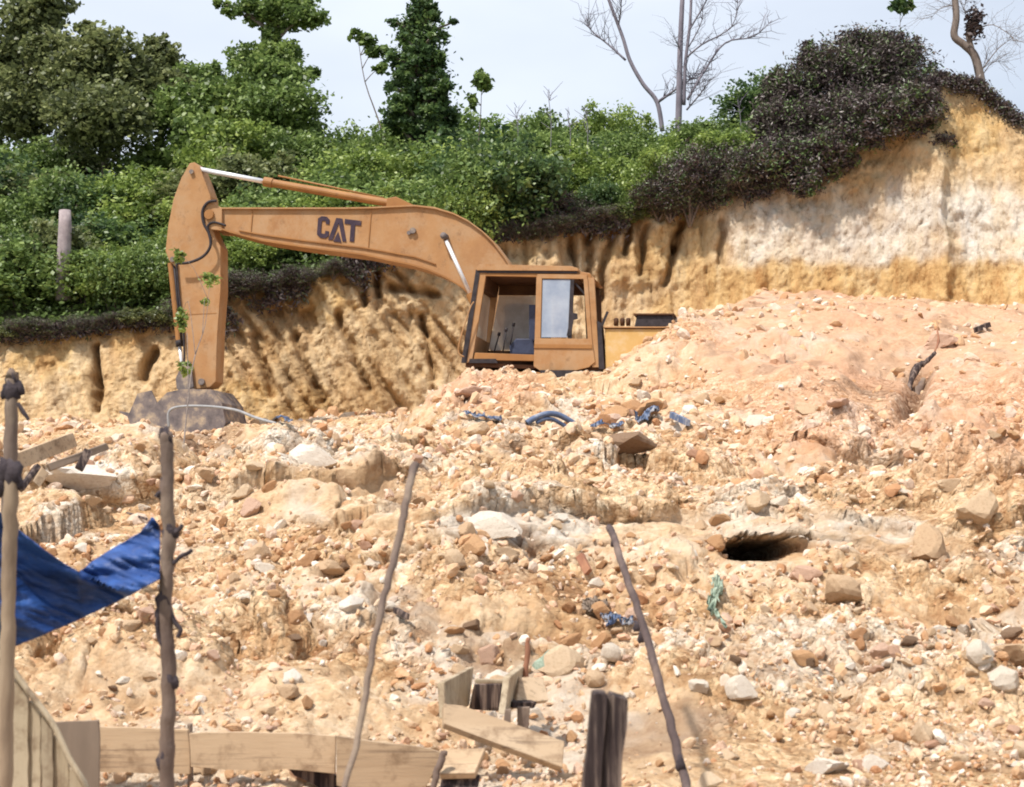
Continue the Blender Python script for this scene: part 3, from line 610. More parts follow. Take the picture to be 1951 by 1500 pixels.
# ------------------------------------------------------------------ foliage
def leaves(name, C, sizes, tones, m, parent=None, up=.35, seed=1, elong=1.6):
    r = np.random.default_rng(seed); n = len(C)
    nn = r.normal(size=(n, 3)); nn[:, 2] = np.abs(nn[:, 2]) + up; nn /= np.linalg.norm(nn, axis=1, keepdims=True)
    a = r.normal(size=(n, 3)); u = np.cross(nn, a); u /= np.linalg.norm(u, axis=1, keepdims=True); v = np.cross(nn, u)
    s = sizes[:, None] * .5
    V = np.stack([C + u * s * elong, C + v * s, C - u * s * elong, C - v * s], 1)
    F = np.arange(n * 4).reshape(n, 4)
    return from_np(name, V.reshape(-1, 3), F, m, parent, attrs={'tone': np.repeat(np.clip(tones, 0, 1), 4)})
def clumps(blobs, n, r, cl=.34, per=22, fuzz=0):
    """leaf positions: every blob carries clumps on and in its shell, every clump a puff of leaves"""
    vol = np.array([b[3] * b[5] for b in blobs]); pr = vol / vol.sum(); P = []; T_ = []
    nc = max(len(blobs) * 6, int(n / per)); bi = r.choice(len(blobs), nc, p=pr)
    b = np.array(blobs)[bi]; d = r.normal(size=(nc, 3)); d /= np.linalg.norm(d, axis=1, keepdims=True)
    rad = r.uniform(.25, 1.22, nc) ** .8
    cc = b[:, :3] + d * b[:, 3:6] * rad[:, None]; cr = cl * b[:, 3:6].mean(1) * r.uniform(.45, 1.45, nc); ct = r.uniform(.10, .90, nc)
    k = r.integers(0, nc, n); off = r.normal(size=(n, 3)); off /= np.linalg.norm(off, axis=1, keepdims=True)
    off *= (r.random(n) ** .45)[:, None]; off[:, 2] *= .8
    if fuzz: off *= (1 + fuzz * np.abs(r.normal(0, 1, n)))[:, None]
    return cc[k] + off * cr[k][:, None], np.clip(ct[k] + r.normal(0, .16, n) , 0, 1)
def blob(px, py, rx, ry, d, deep=None):
    p = at(px, py, d); k = d / FP; return (p.x, p.y, p.z, rx * k, (deep if deep else rx * k * .9), ry * k)
def limb_tree(name, label, cat, base, blobs, n, size, m, seed, bark='bark', tr=.10, group=None, per=22, cl=.34):
    r = np.random.default_rng(seed); root = empty(name, base); tag(root, label, cat, group)
    bl = [(b[0] - base.x, b[1] - base.y, b[2] - base.z, *b[3:]) for b in blobs]
    C, T_ = clumps(bl, n, r, cl, per, .45 if m == 'brush' else .34); leaves('crown', C, r.uniform(.6, 1.2, n) * size, T_, M[m], root, seed=seed, elong=3.0 if m == 'brush' else 1.6)
    bm = BM(); top = bl[0]; tp = Vector(top[:3]); h = tp.z
    path = smooth_path([(0, 0, -.4), Vector((tp.x * .3, tp.y * .3, h * .35)), Vector((tp.x * .8, tp.y * .8, h * .7)), tp], 4)
    add_tube(bm, path, [tr * (1 - .8 * i / (len(path) - 1)) for i in range(len(path))], 7)
    from_bm('trunk', bm, M[bark], root, True)
    for b in bl:
        if b is top: continue
        q = Vector(b[:3]); i = min(range(len(path)), key=lambda i_: abs(path[i_].z - (q.z - .5 * (abs(q.x) + .2))))
        bm = BM(); a = path[i]; mid = a.lerp(q, .5) + Vector((0, 0, .12 * (q - a).length))
        add_tube(bm, smooth_path([a, mid, q], 3), [tr * .5, tr * .45, tr * .4, tr * .35, tr * .28, tr * .2, tr * .1], 5); from_bm('limb', bm, M[bark], root, True)
    return root
# named trees along the skyline
T1 = [blob(62, 40, 62, 60, 37), blob(20, 110, 42, 34, 37), blob(95, 110, 44, 50, 36), blob(100, 10, 38, 40, 37), blob(-30, 150, 50, 50, 37), blob(40, 165, 60, 30, 36.5), blob(40, 210, 80, 55, 36)]
limb_tree('tree', 'tall olive-green tree at the left edge with white sky gaps', 'tree', hill(50, 36.5), T1, 20000, .10, 'leaf_olive', 1)
T2 = [blob(190, 110, 62, 55, 35), blob(150, 170, 60, 60, 35), blob(235, 160, 55, 60, 35), blob(190, 230, 85, 60, 34), blob(165, 65, 22, 25, 35)]
limb_tree('tree', 'dense rounded dark tree second from the left edge', 'tree', hill(190, 35), T2, 20000, .095, 'leaf_olive', 2)
T3 = [blob(300, 120, 38, 40, 36), blob(305, 85, 16, 20, 36), blob(285, 180, 48, 50, 35.5), blob(330, 190, 40, 45, 35.5)]
limb_tree('tree', 'slim pointed tree right of the dense rounded tree', 'tree', hill(300, 36), T3, 14000, .085, 'leaf_olive', 3)
T4 = [blob(370, 160, 45, 38, 36), blob(405, 145, 20, 22, 36), blob(360, 215, 70, 45, 35), blob(420, 200, 45, 45, 35)]
limb_tree('tree', 'low bushy green tree left of the tiered tree', 'tree', hill(380, 36), T4, 16000, .085, 'leaf_mid', 4)
T5 = [blob(516, 22, 26, 26, 35), blob(470, 15, 26, 12, 35), blob(485, 38, 20, 10, 35.2), blob(568, 12, 34, 16, 35), blob(585, 34, 36, 16, 34.8), blob(548, 46, 26, 12, 35), blob(425, 8, 18, 7, 35), blob(440, 24, 16, 6, 35), blob(515, 62, 18, 18, 35), blob(517, 85, 20, 14, 35), blob(478, 108, 40, 18, 35), blob(536, 104, 40, 20, 35), blob(458, 124, 22, 10, 35), blob(500, 138, 55, 20, 34.6), blob(550, 150, 46, 24, 34.5), blob(596, 140, 18, 12, 35), blob(480, 175, 50, 26, 34.5), blob(530, 205, 80, 38, 34)]
limb_tree('tree', 'tiered green tree with an open spreading top reaching the frame', 'tree', hill(515, 35), T5, 24000, .08, 'leaf_mid', 5, tr=.09, cl=.42)
rc = random.Random(8); T6 = []
for k in range(90):
    t = rc.random() ** .8; yy = -15 + 265 * t; hw = (22 + 50 * t ** .85) * rc.uniform(.82, 1.12); a_ = rc.uniform(-1, 1)
    sz = rc.uniform(11, 19) * (.75 + .5 * t); q = blob(803 + a_ * hw * (1 if a_ > 0 else 1.0) - 6 * t, yy + 10 * abs(a_), sz, sz * .75, 33 + rc.uniform(-.7, .7)); T6.append(q)
T6 = [blob(802, 6, 18, 26, 33)] + T6 + [blob(800, 60, 30, 50, 33), blob(752, 42, 12, 6, 33), blob(775, 48, 10, 6, 33), blob(862, 44, 10, 6, 33), blob(800, 130, 34, 90, 33), blob(800, 210, 50, 40, 33)]
limb_tree('conifer_tree', 'dark cone-shaped tree standing alone against the sky', 'tree', hill(800, 32.5), T6, 26000, .075, 'leaf_dark', 6, tr=.10, cl=.5)
T7 = [blob(682, 68, 14, 7, 34), blob(705, 78, 16, 10, 34), blob(712, 100, 12, 10, 34), blob(728, 130, 14, 10, 34), blob(735, 96, 10, 7, 34)]
limb_tree('sapling', 'thin sapling with sparse drooping leaves left of the dark cone tree', 'sapling', hill(745, 34), T7, 900, .10, 'leaf_mid', 7, tr=.025, cl=.6)
T8 = [blob(918, 152, 15, 10, 32), blob(925, 170, 8, 10, 32), blob(897, 185, 10, 10, 32), blob(905, 200, 8, 8, 32)]
limb_tree('sapling', 'small sprig of leaves on a bent stem right of the dark cone tree', 'sapling', hill(905, 32), T8, 600, .09, 'leaf_mid', 8, tr=.02, cl=.6)
T9 = [blob(1715, 14, 20, 10, 29), blob(1702, 8, 10, 7, 29), blob(1735, 8, 12, 5, 29)]
limb_tree('sapling', 'tiny leaf tuft on a thin stem above the dark brush summit', 'sapling', hill(1725, 28), T9, 350, .09, 'leaf_dark', 9, tr=.015, cl=.6)
# big dark brush on the summit at the right
B1 = [blob(1590, 150, 75, 60, 28), blob(1680, 140, 85, 65, 28), blob(1540, 110, 22, 34, 28), blob(1635, 90, 45, 30, 28.2), blob(1710, 100, 42, 34, 28), blob(1745, 180, 50, 50, 27.5), blob(1640, 220, 80, 50, 27), blob(1700, 215, 60, 42, 26.3), blob(1755, 205, 42, 46, 26.2), blob(1600, 275, 50, 34, 26.5), blob(1660, 255, 40, 24, 26.3)]
limb_tree('thicket', 'big dark purple-brown thicket on the highest point of the bank', 'bush', hill(1650, 27.5), B1, 80000, .030, 'brush', 10, tr=.06, per=60)
B2 = [blob(1495, 190, 42, 50, 28), blob(1520, 245, 62, 50, 27.6), blob(1482, 150, 18, 24, 28), blob(1470, 250, 36, 40, 27.6)]
limb_tree('thicket', 'dark thicket with a green tip left of the big summit thicket', 'bush', hill(1490, 28), B2, 42000, .030, 'brush', 11, tr=.05, per=60)
B3 = [blob(1490, 310, 60, 40, 26.9), blob(1550, 310, 56, 38, 26.8), blob(1430, 330, 40, 26, 27.0), blob(1532, 344, 30, 26, 26.5), blob(1590, 290, 40, 30, 26.5)]
limb_tree('thicket', 'dark brush hanging over the white band of the bank', 'bush', hill(1480, 27.4), B3, 38000, .030, 'brush', 12, tr=.04, per=60)
B4 = [blob(1795, 275, 24, 22, 26.3), blob(1795, 235, 26, 22, 26.6), blob(1770, 210, 34, 26, 26.9)]
limb_tree('hanging_bush', 'small dark bush clinging to the bank under the dead tree', 'bush', hill(1785, 26.9), B4, 14000, .026, 'brush', 13, tr=.03, per=50)

T10 = [blob(400, 535, 20, 12, 17.6), blob(392, 575, 12, 8, 17.6), blob(340, 482, 10, 14, 17.6), blob(345, 610, 9, 22, 17.6), blob(352, 700, 14, 14, 17.6)]
limb_tree('leafy_twig', 'sparse yellow-green twig rising in front of the upright excavator stick', 'twig', hit(340, 850), T10, 420, .045, 'leaf_bright', 14, tr=.008, cl=.6)
# shrub kinds, copied over the hillside
def shrub_proto(m, seed, n, size, loose=.32):
    r = np.random.default_rng(seed); bl = [(0, 0, .55, .7, .6, .5)] + [(r.uniform(-.6, .6), r.uniform(-.5, .5), r.uniform(.3, .9), r.uniform(.3, .5), r.uniform(.3, .45), r.uniform(.25, .42)) for _ in range(5)]
    root = empty('shrub', (0, 0, 0)); C, T_ = clumps(bl, n, r, loose, 26, .4 if m == 'brush' else .26); leaves('foliage', C, r.uniform(.6, 1.25, n) * size, T_, M[m], root, seed=seed, elong=2.8 if m == 'brush' else 1.6)
    bm = BM()
    for k in range(5): add_tube(bm, smooth_path([(0, 0, -.3), (bl[k + 1][0] * .5, bl[k + 1][1] * .5, .3), bl[k + 1][:3]], 3), [.03, .027, .025, .02, .017, .013, .008], 5)
    from_bm('stem', bm, M['bark'], root, True); return root
protos = {k: [shrub_proto(m, 400 + 7 * i + j, n, sz) for i in range(2)] for j, (k, m, n, sz) in enumerate([
    ('bright', 'leaf_bright', 8500, .05), ('mid', 'leaf_mid', 8500, .052), ('dark', 'leaf_dark', 8000, .052), ('olive', 'leaf_olive', 7500, .056), ('brush', 'brush', 15000, .024)])}
used = set()
slook = {'bright': ('yellow-green leafy shrub', 'yellow-green shrubs'), 'mid': ('mid-green leafy shrub', 'mid-green shrubs'), 'dark': ('dark green dense shrub', 'dark green shrubs'), 'olive': ('dull olive shrub', 'olive shrubs'), 'brush': ('dry brush in shade-dark purple-brown', 'dry brush')}
def place_shrub(px, d, s, kind, flat=1.0, dz=0.0, where=None, dy=0.0):
    i = random.randrange(2); src = protos[kind][i]
    if (kind, i) not in used: used.add((kind, i)); o = src; kids = None
    else:
        o = src.copy(); COL.objects.link(o)
        for ch in list(src.children):
            c = ch.copy(); COL.objects.link(c); c.parent = o
    p = hill(px, d); o.location = p + Vector((0, dy, dz)); o.rotation_euler = (0, 0, random.uniform(0, 6.28)); o.scale = (s, s, s * flat)
    tier = 'along the edge of the bank' if d < 29 else 'halfway up' if d < 33 else 'just under the skyline trees'
    where = where or tier + ' ' + ('on the left hillside' if px < 420 else 'on the hillside behind the boom' if px < 900 else 'on the bank top behind the cab' if px < 1300 else 'on the right shoulder of the bank')
    where = where.replace('along the edge of the bank on the bank top behind the cab', 'on the bank edge behind the cab')
    where = where.replace('just under the skyline trees on the hillside', 'under the skyline trees').replace('along the edge of the bank on the', 'on the')
    if where.startswith('trailing'): where += (' left of the stick' if px < 330 else ' under the boom' if px < 900 else ' behind the cab' if px < 1250 else ' beside the white band')
    return tag(o, slook[kind][0] + ' ' + where, 'shrub', slook[kind][1] + ' ' + where)
rs = random.Random(21)
for row, (d, n) in enumerate([(37, 15), (35, 16), (33, 17), (31, 17), (29.4, 18), (28.2, 18), (27.4, 18)]):
    for k in range(n):
        px = -80 + (1480 + 80) * (k + rs.random()) / n
        if d > 34 and px > 1250: continue
        nval = float(fbm(px / 160., d * .35, 0, 3, 77))
        kd = 'brush' if (d < 28 and px > 880 and rs.random() < .55) else rs.choices(['bright', 'mid', 'dark', 'olive', 'brush'], [3.6 if d < 33 else 1.0, 3.2, .7 + max(0, 2 * nval), .8 if px > 400 else 1.6, (.12 + max(0, -1.2 * nval)) * (1.5 if d < 28 or px > 1350 else .7)])[0]
        s = rs.uniform(.7, 1.45) * (1.0 if d < 33 else 1.3)
        place_shrub(px, d, s * (.72 if px > 1000 else 1), kd, rs.uniform(.65, 1.15), -.15, dy=rs.uniform(-.5, .5))
# dry brush hanging over the cut edge
for k in range(34):
    px = -60 + 1500 * (k + rs.random()) / 34
    o = place_shrub(px, 26, rs.uniform(.38, .60) * (1.0 if 250 < px < 650 or px > 850 else .7), rs.choice(['brush', 'brush', 'brush', 'olive']), .65, -.10 if 250 < px < 650 else -.12 if px > 850 else 0.0, 'trailing over the edge of the cut bank', -.12)
# leaf litter and low growth: one mass
r = np.random.default_rng(31); n = 100000
ii = r.integers(0, NH - 1, n); jj = r.integers(0, NCC - 1, n); base = Hp[ii, jj]
keep = (base[:, 0] > -16) & (base[:, 0] < 12) & ((HPX[ii, jj] < 1500) | (r.random(n) < .5)) & (HPX[ii, jj] < 1680); base = base[keep]; n = len(base)
h = .05 + .38 * (fbm(base[:, 0] * .9, base[:, 1] * .9, 0, 3, 33) * .5 + .5) * r.random(n)
C = base + r.normal(0, .12, (n, 3)); C[:, 2] = base[:, 2] + h
tag(leaves('undergrowth', C, r.uniform(.035, .08, n), np.clip(.45 + .5 * fbm(base[:, 0] * .8, base[:, 1] * .8, 4, 3, 35) + r.normal(0, .15, n), 0, 1), M['leaf_mid'], seed=36), 'low green growth covering the hillside between the shrubs', 'undergrowth', kind='stuff')
# dry trailing twigs over the edge: one mass
r = np.random.default_rng(41); n = 48000
xx = r.uniform(-60, 1560, n); jj = np.clip(np.searchsorted(cpx, xx), 0, NCC - 1)
dn = np.abs(r.normal(0, 1, n)) * (.22 + .22 * ss(vn(xx / 60., 0, 0, 44), -.3, .7)) * np.where((xx > 380) & (xx < 700), 1.0, .42)
C = np.stack([eX[jj] + r.normal(0, .06, n), eY[jj] - .10 - .12 * r.random(n) - .12 * dn, eZ[jj] + .16 - dn], 1)
kp_ = fbm(C[:, 0] * 1.6, 0, C[:, 2] * 1.6, 3, 45) > -.16; C = C[kp_]; n = len(C)
tag(leaves('trailing_brush', C, r.uniform(.018, .045, n), r.uniform(0, .8, n), M['brush'], seed=43, elong=3.2, up=0), 'tangled dry roots and twigs hanging over the edge of the cut bank', 'roots', kind='stuff')
r = np.random.default_rng(47); n = 9000
xx = r.uniform(1780, 1960, n); jj = np.clip(np.searchsorted(cpx, xx), 0, NCC - 1)
C = np.stack([eX[jj] + r.normal(0, .05, n), eY[jj] - .05 + r.normal(0, .1, n), eZ[jj] + .07 - .24 * np.abs(r.normal(0, .6, n))], 1)
tag(leaves('summit_turf', C, r.uniform(.016, .035, n), r.uniform(0, .8, n), M['brush'], seed=48, elong=2.2, up=0), 'thin dark turf along the crest at the far right', 'turf', kind='stuff')

# bare trees
def bare(name, label, trunks, twigs, seed, d, cat='tree', mat='bark_pale'):
    r = random.Random(seed); b0 = at(*trunks[0][0][0], d); base = Vector((b0.x, b0.y, b0.z)); root = empty(name, base); tag(root, label, cat)
    for pts, r0, r1 in trunks:
        P = smooth_path([at(a, b, d) - base for a, b in pts], 5); bm = BM()
        add_tube(bm, P, [(r0 + (r1 - r0) * i / (len(P) - 1)) * .68 for i in range(len(P))], 8); from_bm('trunk', bm, M[mat], root, True)
    for pts, r0 in twigs:
        dz = r.uniform(-.5, .5); q = [at(a, b, d) - base + Vector((0, dz * i / max(1, len(pts) - 1), 0)) for i, (a, b) in enumerate(pts)]
        P = smooth_path(q, 4); bm = BM(); add_tube(bm, P, [r0 * (1 - .75 * i / (len(P) - 1)) for i in range(len(P))], 5)
        for _ in range(int(3 + 3.2 * len(pts))):
            i = r.randrange(1, len(P)); a = P[i]; dr = (P[i] - P[i - 1]).normalized()
            for s_ in range(2):
                v = (dr + Vector((r.uniform(-1.3, 1.3), r.uniform(-1, 1), r.uniform(-.5, 1)))).normalized() * r.uniform(.15, .75)
                k1 = a + v * .4 + Vector((r.uniform(-.09, .09), 0, r.uniform(-.05, .09))); k2 = a + v * .75 + Vector((r.uniform(-.12, .12), 0, r.uniform(-.05, .12)))
                add_tube(bm, [a, k1, k2, a + v * 1.1], [r0 * .26, r0 * .2, r0 * .14, r0 * .08], 4)
                add_tube(bm, [k1, k1 + Vector((r.uniform(-.2, .2), 0, r.uniform(0, .25)))], [r0 * .16, r0 * .07], 4)
        from_bm('branch', bm, M[mat], root, True)
    return root
bare('bare_tree', 'crooked leafless tree leaning up and left from the green crest', [([(1262, 250), (1252, 195), (1225, 160), (1200, 115), (1186, 70), (1160, 0), (1150, -40)], .07, .04)],
     [([(1253, 195), (1275, 182), (1292, 172), (1330, 150)], .035), ([(1192, 115), (1160, 85), (1130, 60), (1118, 40)], .025), ([(1178, 50), (1182, 20), (1180, -20)], .02)], 1, 31)
bare('bare_tree', 'tall pale leafless tree with two parallel trunks', [([(1292, 260), (1294, 180), (1296, 90), (1300, 0), (1303, -60)], .10, .055), ([(1303, 200), (1306, 120), (1315, 40), (1318, -50)], .055, .035)],
     [([(1310, 190), (1345, 130), (1385, 75), (1440, 60), (1478, 25)], .028), ([(1308, 110), (1335, 90), (1390, 60), (1400, 10)], .022), ([(1312, 60), (1340, 15), (1360, -20)], .02), ([(1308, 210), (1335, 180), (1345, 165)], .02), ([(1296, 95), (1278, 82)], .015), ([(1312, 90), (1335, 45), (1330, 0)], .015)], 2, 30.5)
bare('dead_tree', 'bent dark dead tree on the crest at the far right', [([(1870, 165), (1866, 140), (1856, 105), (1836, 85), (1818, 68), (1822, 30), (1816, -30)], .12, .08), ([(1862, 125), (1850, 90), (1845, 60), (1858, 35)], .085, .055)],
     [([(1866, 140), (1895, 100), (1915, 85)], .012), ([(1855, 60), (1885, 55), (1920, 90)], .012), ([(1850, 40), (1838, 20), (1842, 0)], .012), ([(1820, 10), (1790, 20), (1765, 45)], .01), ([(1868, 150), (1890, 120), (1912, 118)], .01)], 3, 26.6, mat='bark')
r = np.random.default_rng(52); p = at(1857, 45, 26.5); nn_ = 500
dt_ = [o for o in bpy.data.objects if o.name.startswith('dead_tree')][0]
leaves('leaf_clump', np.array((p - dt_.location)[:])[None] + r.normal(0, 1, (nn_, 3)) * np.array([[.07, .07, .14]]), r.uniform(.03, .07, nn_), r.uniform(0, .6, nn_), M['brush'], dt_, seed=3)
for k, (x, y0, y1) in enumerate([(1048, 175, 262), (1118, 205, 262), (985, 205, 262), (1410, 190, 250), (1085, 215, 262), (1690, 60, 120)]):
    base = at(x, y1 + 15, 30); rt = empty('thin_stem', base); bm = BM(); hh = (at(x, y0, 30) - base).z
    add_tube(bm, smooth_path([(0, 0, -.3), (.02, 0, hh * .4), (-.04, 0, hh)], 4), .007, 5); from_bm('stem', bm, M['bark_pale'], rt)
    bm = BM()
    for q in range(9):
        z_ = hh * random.uniform(.3, 1); add_tube(bm, [(0, 0, z_), (random.uniform(-.25, .25), random.uniform(-.2, .2), z_ + random.uniform(.05, .25))], [.006, .003], 4)
    from_bm('twig', bm, M['bark_pale'], rt); tag(rt, 'thin dry stem poking above the green skyline', 'dry stem', 'thin dry stems on the skyline')
# pale stump among the shrubs
p0 = at(122, 476, 27.3); bm = BM(); add_tube(bm, [(0, 0, -.9), (0, 0, -.1), (.01, 0, .4), (.0, 0, .70)], [.13, .12, .115, .10], 10)
o = from_bm('tree_stump', bm, M['pillar_pale'], None, True); o.location = p0; tag(o, 'short pale broken stump among the shrubs on the left hillside', 'stump')

# ------------------------------------------------------------------ excavator
TH = math.radians(-11); O = at(1020, 700, 21.6); ct_, st_ = math.cos(TH), math.sin(TH)
def L(px, py, yl):
    """local (x, z) of the excavator in its plane y = yl, for a photo position"""
    cx = (px - W0 / 2) / FP; cy = (H0 / 2 - py) / FP
    d = Vector((cx, cp - cy * sp_, sp_ + cy * cp)); c = Vector(CAM) - O
    dl = Vector((d.x * ct_ + d.y * st_, -d.x * st_ + d.y * ct_, d.z)); cl_ = Vector((c.x * ct_ + c.y * st_, -c.x * st_ + c.y * ct_, c.z))
    t = (yl - cl_.y) / dl.y; q = cl_ + dl * t; return (q.x, q.z)
def L3(px, py, yl): a = L(px, py, yl); return Vector((a[0], yl, a[1]))
EX = empty('excavator', O, TH); tag(EX, 'faded orange tracked excavator half buried in rubble with its boom raised to the left', 'excavator')
def part(name, bm, m, parent=EX, smooth=False): return from_bm(name, bm, M[m], parent, smooth)
BY0, BY1 = 1.16, 1.62; BYc = (BY0 + BY1) / 2
top = [(416, 397), (470, 397), (551, 397), (650, 397), (706, 396), (748, 394), (790, 392), (828, 396), (864, 407), (892, 421), (918, 440), (940, 462), (962, 492), (985, 530), (1010, 580), (1040, 650)]
bot = [(990, 690), (950, 640), (925, 600), (905, 572), (880, 548), (850, 530), (815, 515), (780, 505), (740, 497), (694, 487), (578, 472), (500, 460), (440, 444), (416, 436)]
bm = BM(); add_prism(bm, [L(x, y, BY0) for x, y in top + bot], BY0 + .02, BY1 - .02, .012); boom = part('boom', bm, 'paint')
# flanges standing proud of the side plates
def strip(bm, line, th, y0, y1, yl=BY0):
    up = [L(x, y, yl) for x, y in line]; dn = [(a[0], a[1] - th) for a in up]
    add_prism(bm, up + dn[::-1], y0, y1, .004)
bm = BM(); strip(bm, [(x, y - 1) for x, y in top[:-2]], .022, BY0 - .025, BY1 + .025); part('top_flange', bm, 'paint', boom)
bm = BM(); bl_ = [(x, y - 3) for x, y in bot[3:]][::-1]; strip(bm, bl_, .025, BY0 - .03, BY1 + .03); part('bottom_flange', bm, 'paint_deep', boom)
bm = BM(); strip(bm, [(455, 438), (500, 446), (578, 457), (694, 471), (745, 480), (790, 488), (830, 502)], .02, BY0 - .004, BY0 + .05); part('weld_seam', bm, 'paint_deep', boom)
bm = BM()
for x0, y0, x1, y1 in [(706, 400, 700, 478), (480, 400, 476, 450)]:
    a, b = L3(x0, y0, BY0), L3(x1, y1, BY0); add_prism(bm, [(a.x, a.z), (a.x + .012, a.z), (b.x + .012, b.z), (b.x, b.z)], BY0 + .008, BY0 + .05)
part('plate_joint', bm, 'paint_deep', boom)
bm = BM(); q = L3(787, 440, BY0); add_tube(bm, [(q.x, BY0 - .03, q.z), (q.x, BY0 + .06, q.z)], .045, 14)
q2 = L3(779, 444, BY0); add_tube(bm, [(q2.x, BY0 - .015, q2.z), (q2.x, BY0 + .06, q2.z)], .03, 12); part('boss', bm, 'steel', boom)
# fork at the boom tip
for y0, y1 in ((BY0 - .03, BY0 + .05), (BY1 - .05, BY1 + .03)):
    bm = BM(); add_prism(bm, [L(x, y, BY0) for x, y in [(424, 397), (408, 388), (398, 386), (390, 394), (388, 408), (392, 426), (404, 438), (424, 440)]], y0, y1, .008); part('fork_plate', bm, 'paint', boom)
bm = BM(); q = L3(401, 410, BY0); add_tube(bm, [(q.x, BY0 - .07, q.z), (q.x, BY1 + .07, q.z)], .075, 16); part('pivot_pin', bm, 'paint_deep', boom)
# brand-style lettering, three raised letters
def letter(pts, tri=False):
    u0 = Vector(L(606, 411, BY0)); ux = Vector(L(688, 421, BY0)) - u0; uy = Vector(L(603, 452, BY0)) - u0
    return [tuple(u0 + ux * p[0] + uy * p[1]) for p in pts]
y0, y1 = BY0 + .008, BY0 + .05
Cc = [(.27, .34), (.27, .12), (.20, 0), (.08, 0), (.0, .13), (.0, .87), (.08, 1), (.20, 1), (.27, .88), (.27, .66), (.19, .66), (.18, .80), (.10, .80), (.09, .72), (.09, .28), (.10, .20), (.18, .20), (.19, .34)]
Aa = [(.27, 1.04), (.42, 0), (.56, 0), (.69, 1.04), (.60, 1.04), (.485, .22), (.37, 1.04)]
At = [(.39, 1.10), (.485, .62), (.58, 1.10)]
Tt = [(.62, 0), (1.0, 0), (1.0, .22), (.865, .22), (.865, 1.0), (.765, 1.0), (.765, .22), (.62, .22)]
for P_ in (Cc, Aa, Tt):
    bm = BM(); add_prism(bm, letter(P_), y0, y1); part('letter', bm, 'navy', boom)
bm = BM(); add_prism(bm, letter(At), y0, y1); part('lettering_triangle', bm, 'navy', boom)
# stick
SY0, SY1 = BY0 + .07, BY1 - .07
sp_out = [(361, 311), (370, 309), (380, 318), (390, 345), (401, 374), (403, 400), (400, 430), (410, 452), (420, 470), (420, 550), (414, 628), (411, 727), (400, 738), (372, 742), (362, 736), (354, 667), (345, 590), (336, 508), (322, 497), (315, 478), (321, 427), (330, 380), (346, 338)]
bm = BM(); add_prism(bm, [L(x, y, SY0) for x, y in sp_out], SY0, SY1, .014); stick = part('stick', bm, 'paint')
bm = BM()
for (x, y, rr) in [(366, 328, .035), (330, 495, .04), (385, 728, .05)]:
    q = L3(x, y, SY0); add_tube(bm, [(q.x, SY0 - .04, q.z), (q.x, SY1 + .04, q.z)], rr, 12)
part('pin', bm, 'steel', stick)
bm = BM(); a, b = L3(338, 600, SY0), L3(413, 596, SY0); add_prism(bm, [(a.x, a.z), (b.x, b.z), (b.x, b.z - .012), (a.x, a.z - .012)], SY0 - .004, SY0 + .03); part('plate_joint', bm, 'paint_deep', stick)
# stick cylinder on top of the boom
yc = BYc
a, b, c, d = L3(372, 320, SY0), L3(500, 343, BY0), L3(738, 384, BY0), L3(760, 388, BY0)
a.y = b.y = c.y = d.y = BY0 + .14
bm = BM(); add_tube(bm, [b, c], .062, 16); add_tube(bm, [b - (c - b).normalized() * .02, b + (c - b).normalized() * .12], .075, 16); cyl = part('stick_cylinder', bm, 'paint_deep', EX, False)
bm = BM(); add_tube(bm, [a, b + (c - b).normalized() * .05], .038, 14); part('rod', bm, 'chrome', cyl, True)
bm = BM(); add_tube(bm, [b + Vector((.2, 0, .085)), c + Vector((-.1, 0, .085))], .014, 8); part('oil_pipe', bm, 'paint_deep', cyl, True)
bm = BM(); add_prism(bm, [L(x, y, BY0) for x, y in [(733, 397), (735, 376), (752, 373), (792, 392), (800, 397)]], BY0 + .06, BY1 - .06, .01); part('cylinder_bracket', bm, 'paint_deep', boom)
# boom cylinder
YB = BY0 - .09
a, b = L3(846, 450, YB), L3(896, 560, YB); e = b + (b - a).normalized() * .95
bm = BM(); add_tube(bm, [b, e], .07, 16); bc = part('boom_cylinder', bm, 'paint_deep')
bm = BM(); add_tube(bm, [a + (b - a) * .08, b + (b - a) * .02], .030, 14); part('rod', bm, 'chrome', bc, True)
bm = BM(); add_tube(bm, [(a.x, YB - .05, a.z), (a.x, BY0 + .05, a.z)], .05, 14); part('rod_eye', bm, 'steel', bc, True)
# bucket cylinder down the back of the stick
YM = (SY0 + SY1) / 2
a, b, c = L3(324, 500, SY0), L3(338, 655, SY0), L3(346, 720, SY0); a.y = b.y = c.y = SY0 + .08
a.x -= .02
bm = BM(); add_tube(bm, [a, b], .05, 14); bcy = part('bucket_cylinder', bm, 'paint_deep')
bm = BM(); add_tube(bm, [b, c], .028, 10); part('rod', bm, 'chrome', bcy, True)
bm = BM(); add_tube(bm, [a + Vector((.07, -.05, 0)), b + Vector((.06, -.05, 0))], .018, 8); part('oil_pipe', bm, 'rubber', bcy, True)
bm = BM(); add_tube(bm, [b + Vector((0, 0, .06)), b + Vector((0.01, 0, -.03))], .062, 12); part('gland', bm, 'rubber', bcy, True)
# hoses
def hose(pts, r_, yl=BY0 - .06, m='rubber', parent=boom, name='hose'):
    bm = BM(); add_tube(bm, smooth_path([L3(x, y, yl) for x, y in pts], 6), r_, 8); part(name, bm, m, parent, True)
hose([(412, 383), (396, 386), (386, 402), (388, 425), (398, 445), (401, 468), (388, 488), (362, 500), (338, 502)], .022)
hose([(430, 430), (408, 424), (396, 432), (402, 455)], .018, BY0 - .04)
hose([(336, 500), (341, 560), (350, 640), (352, 700), (361, 738)], .016, SY0 - .03, parent=stick)
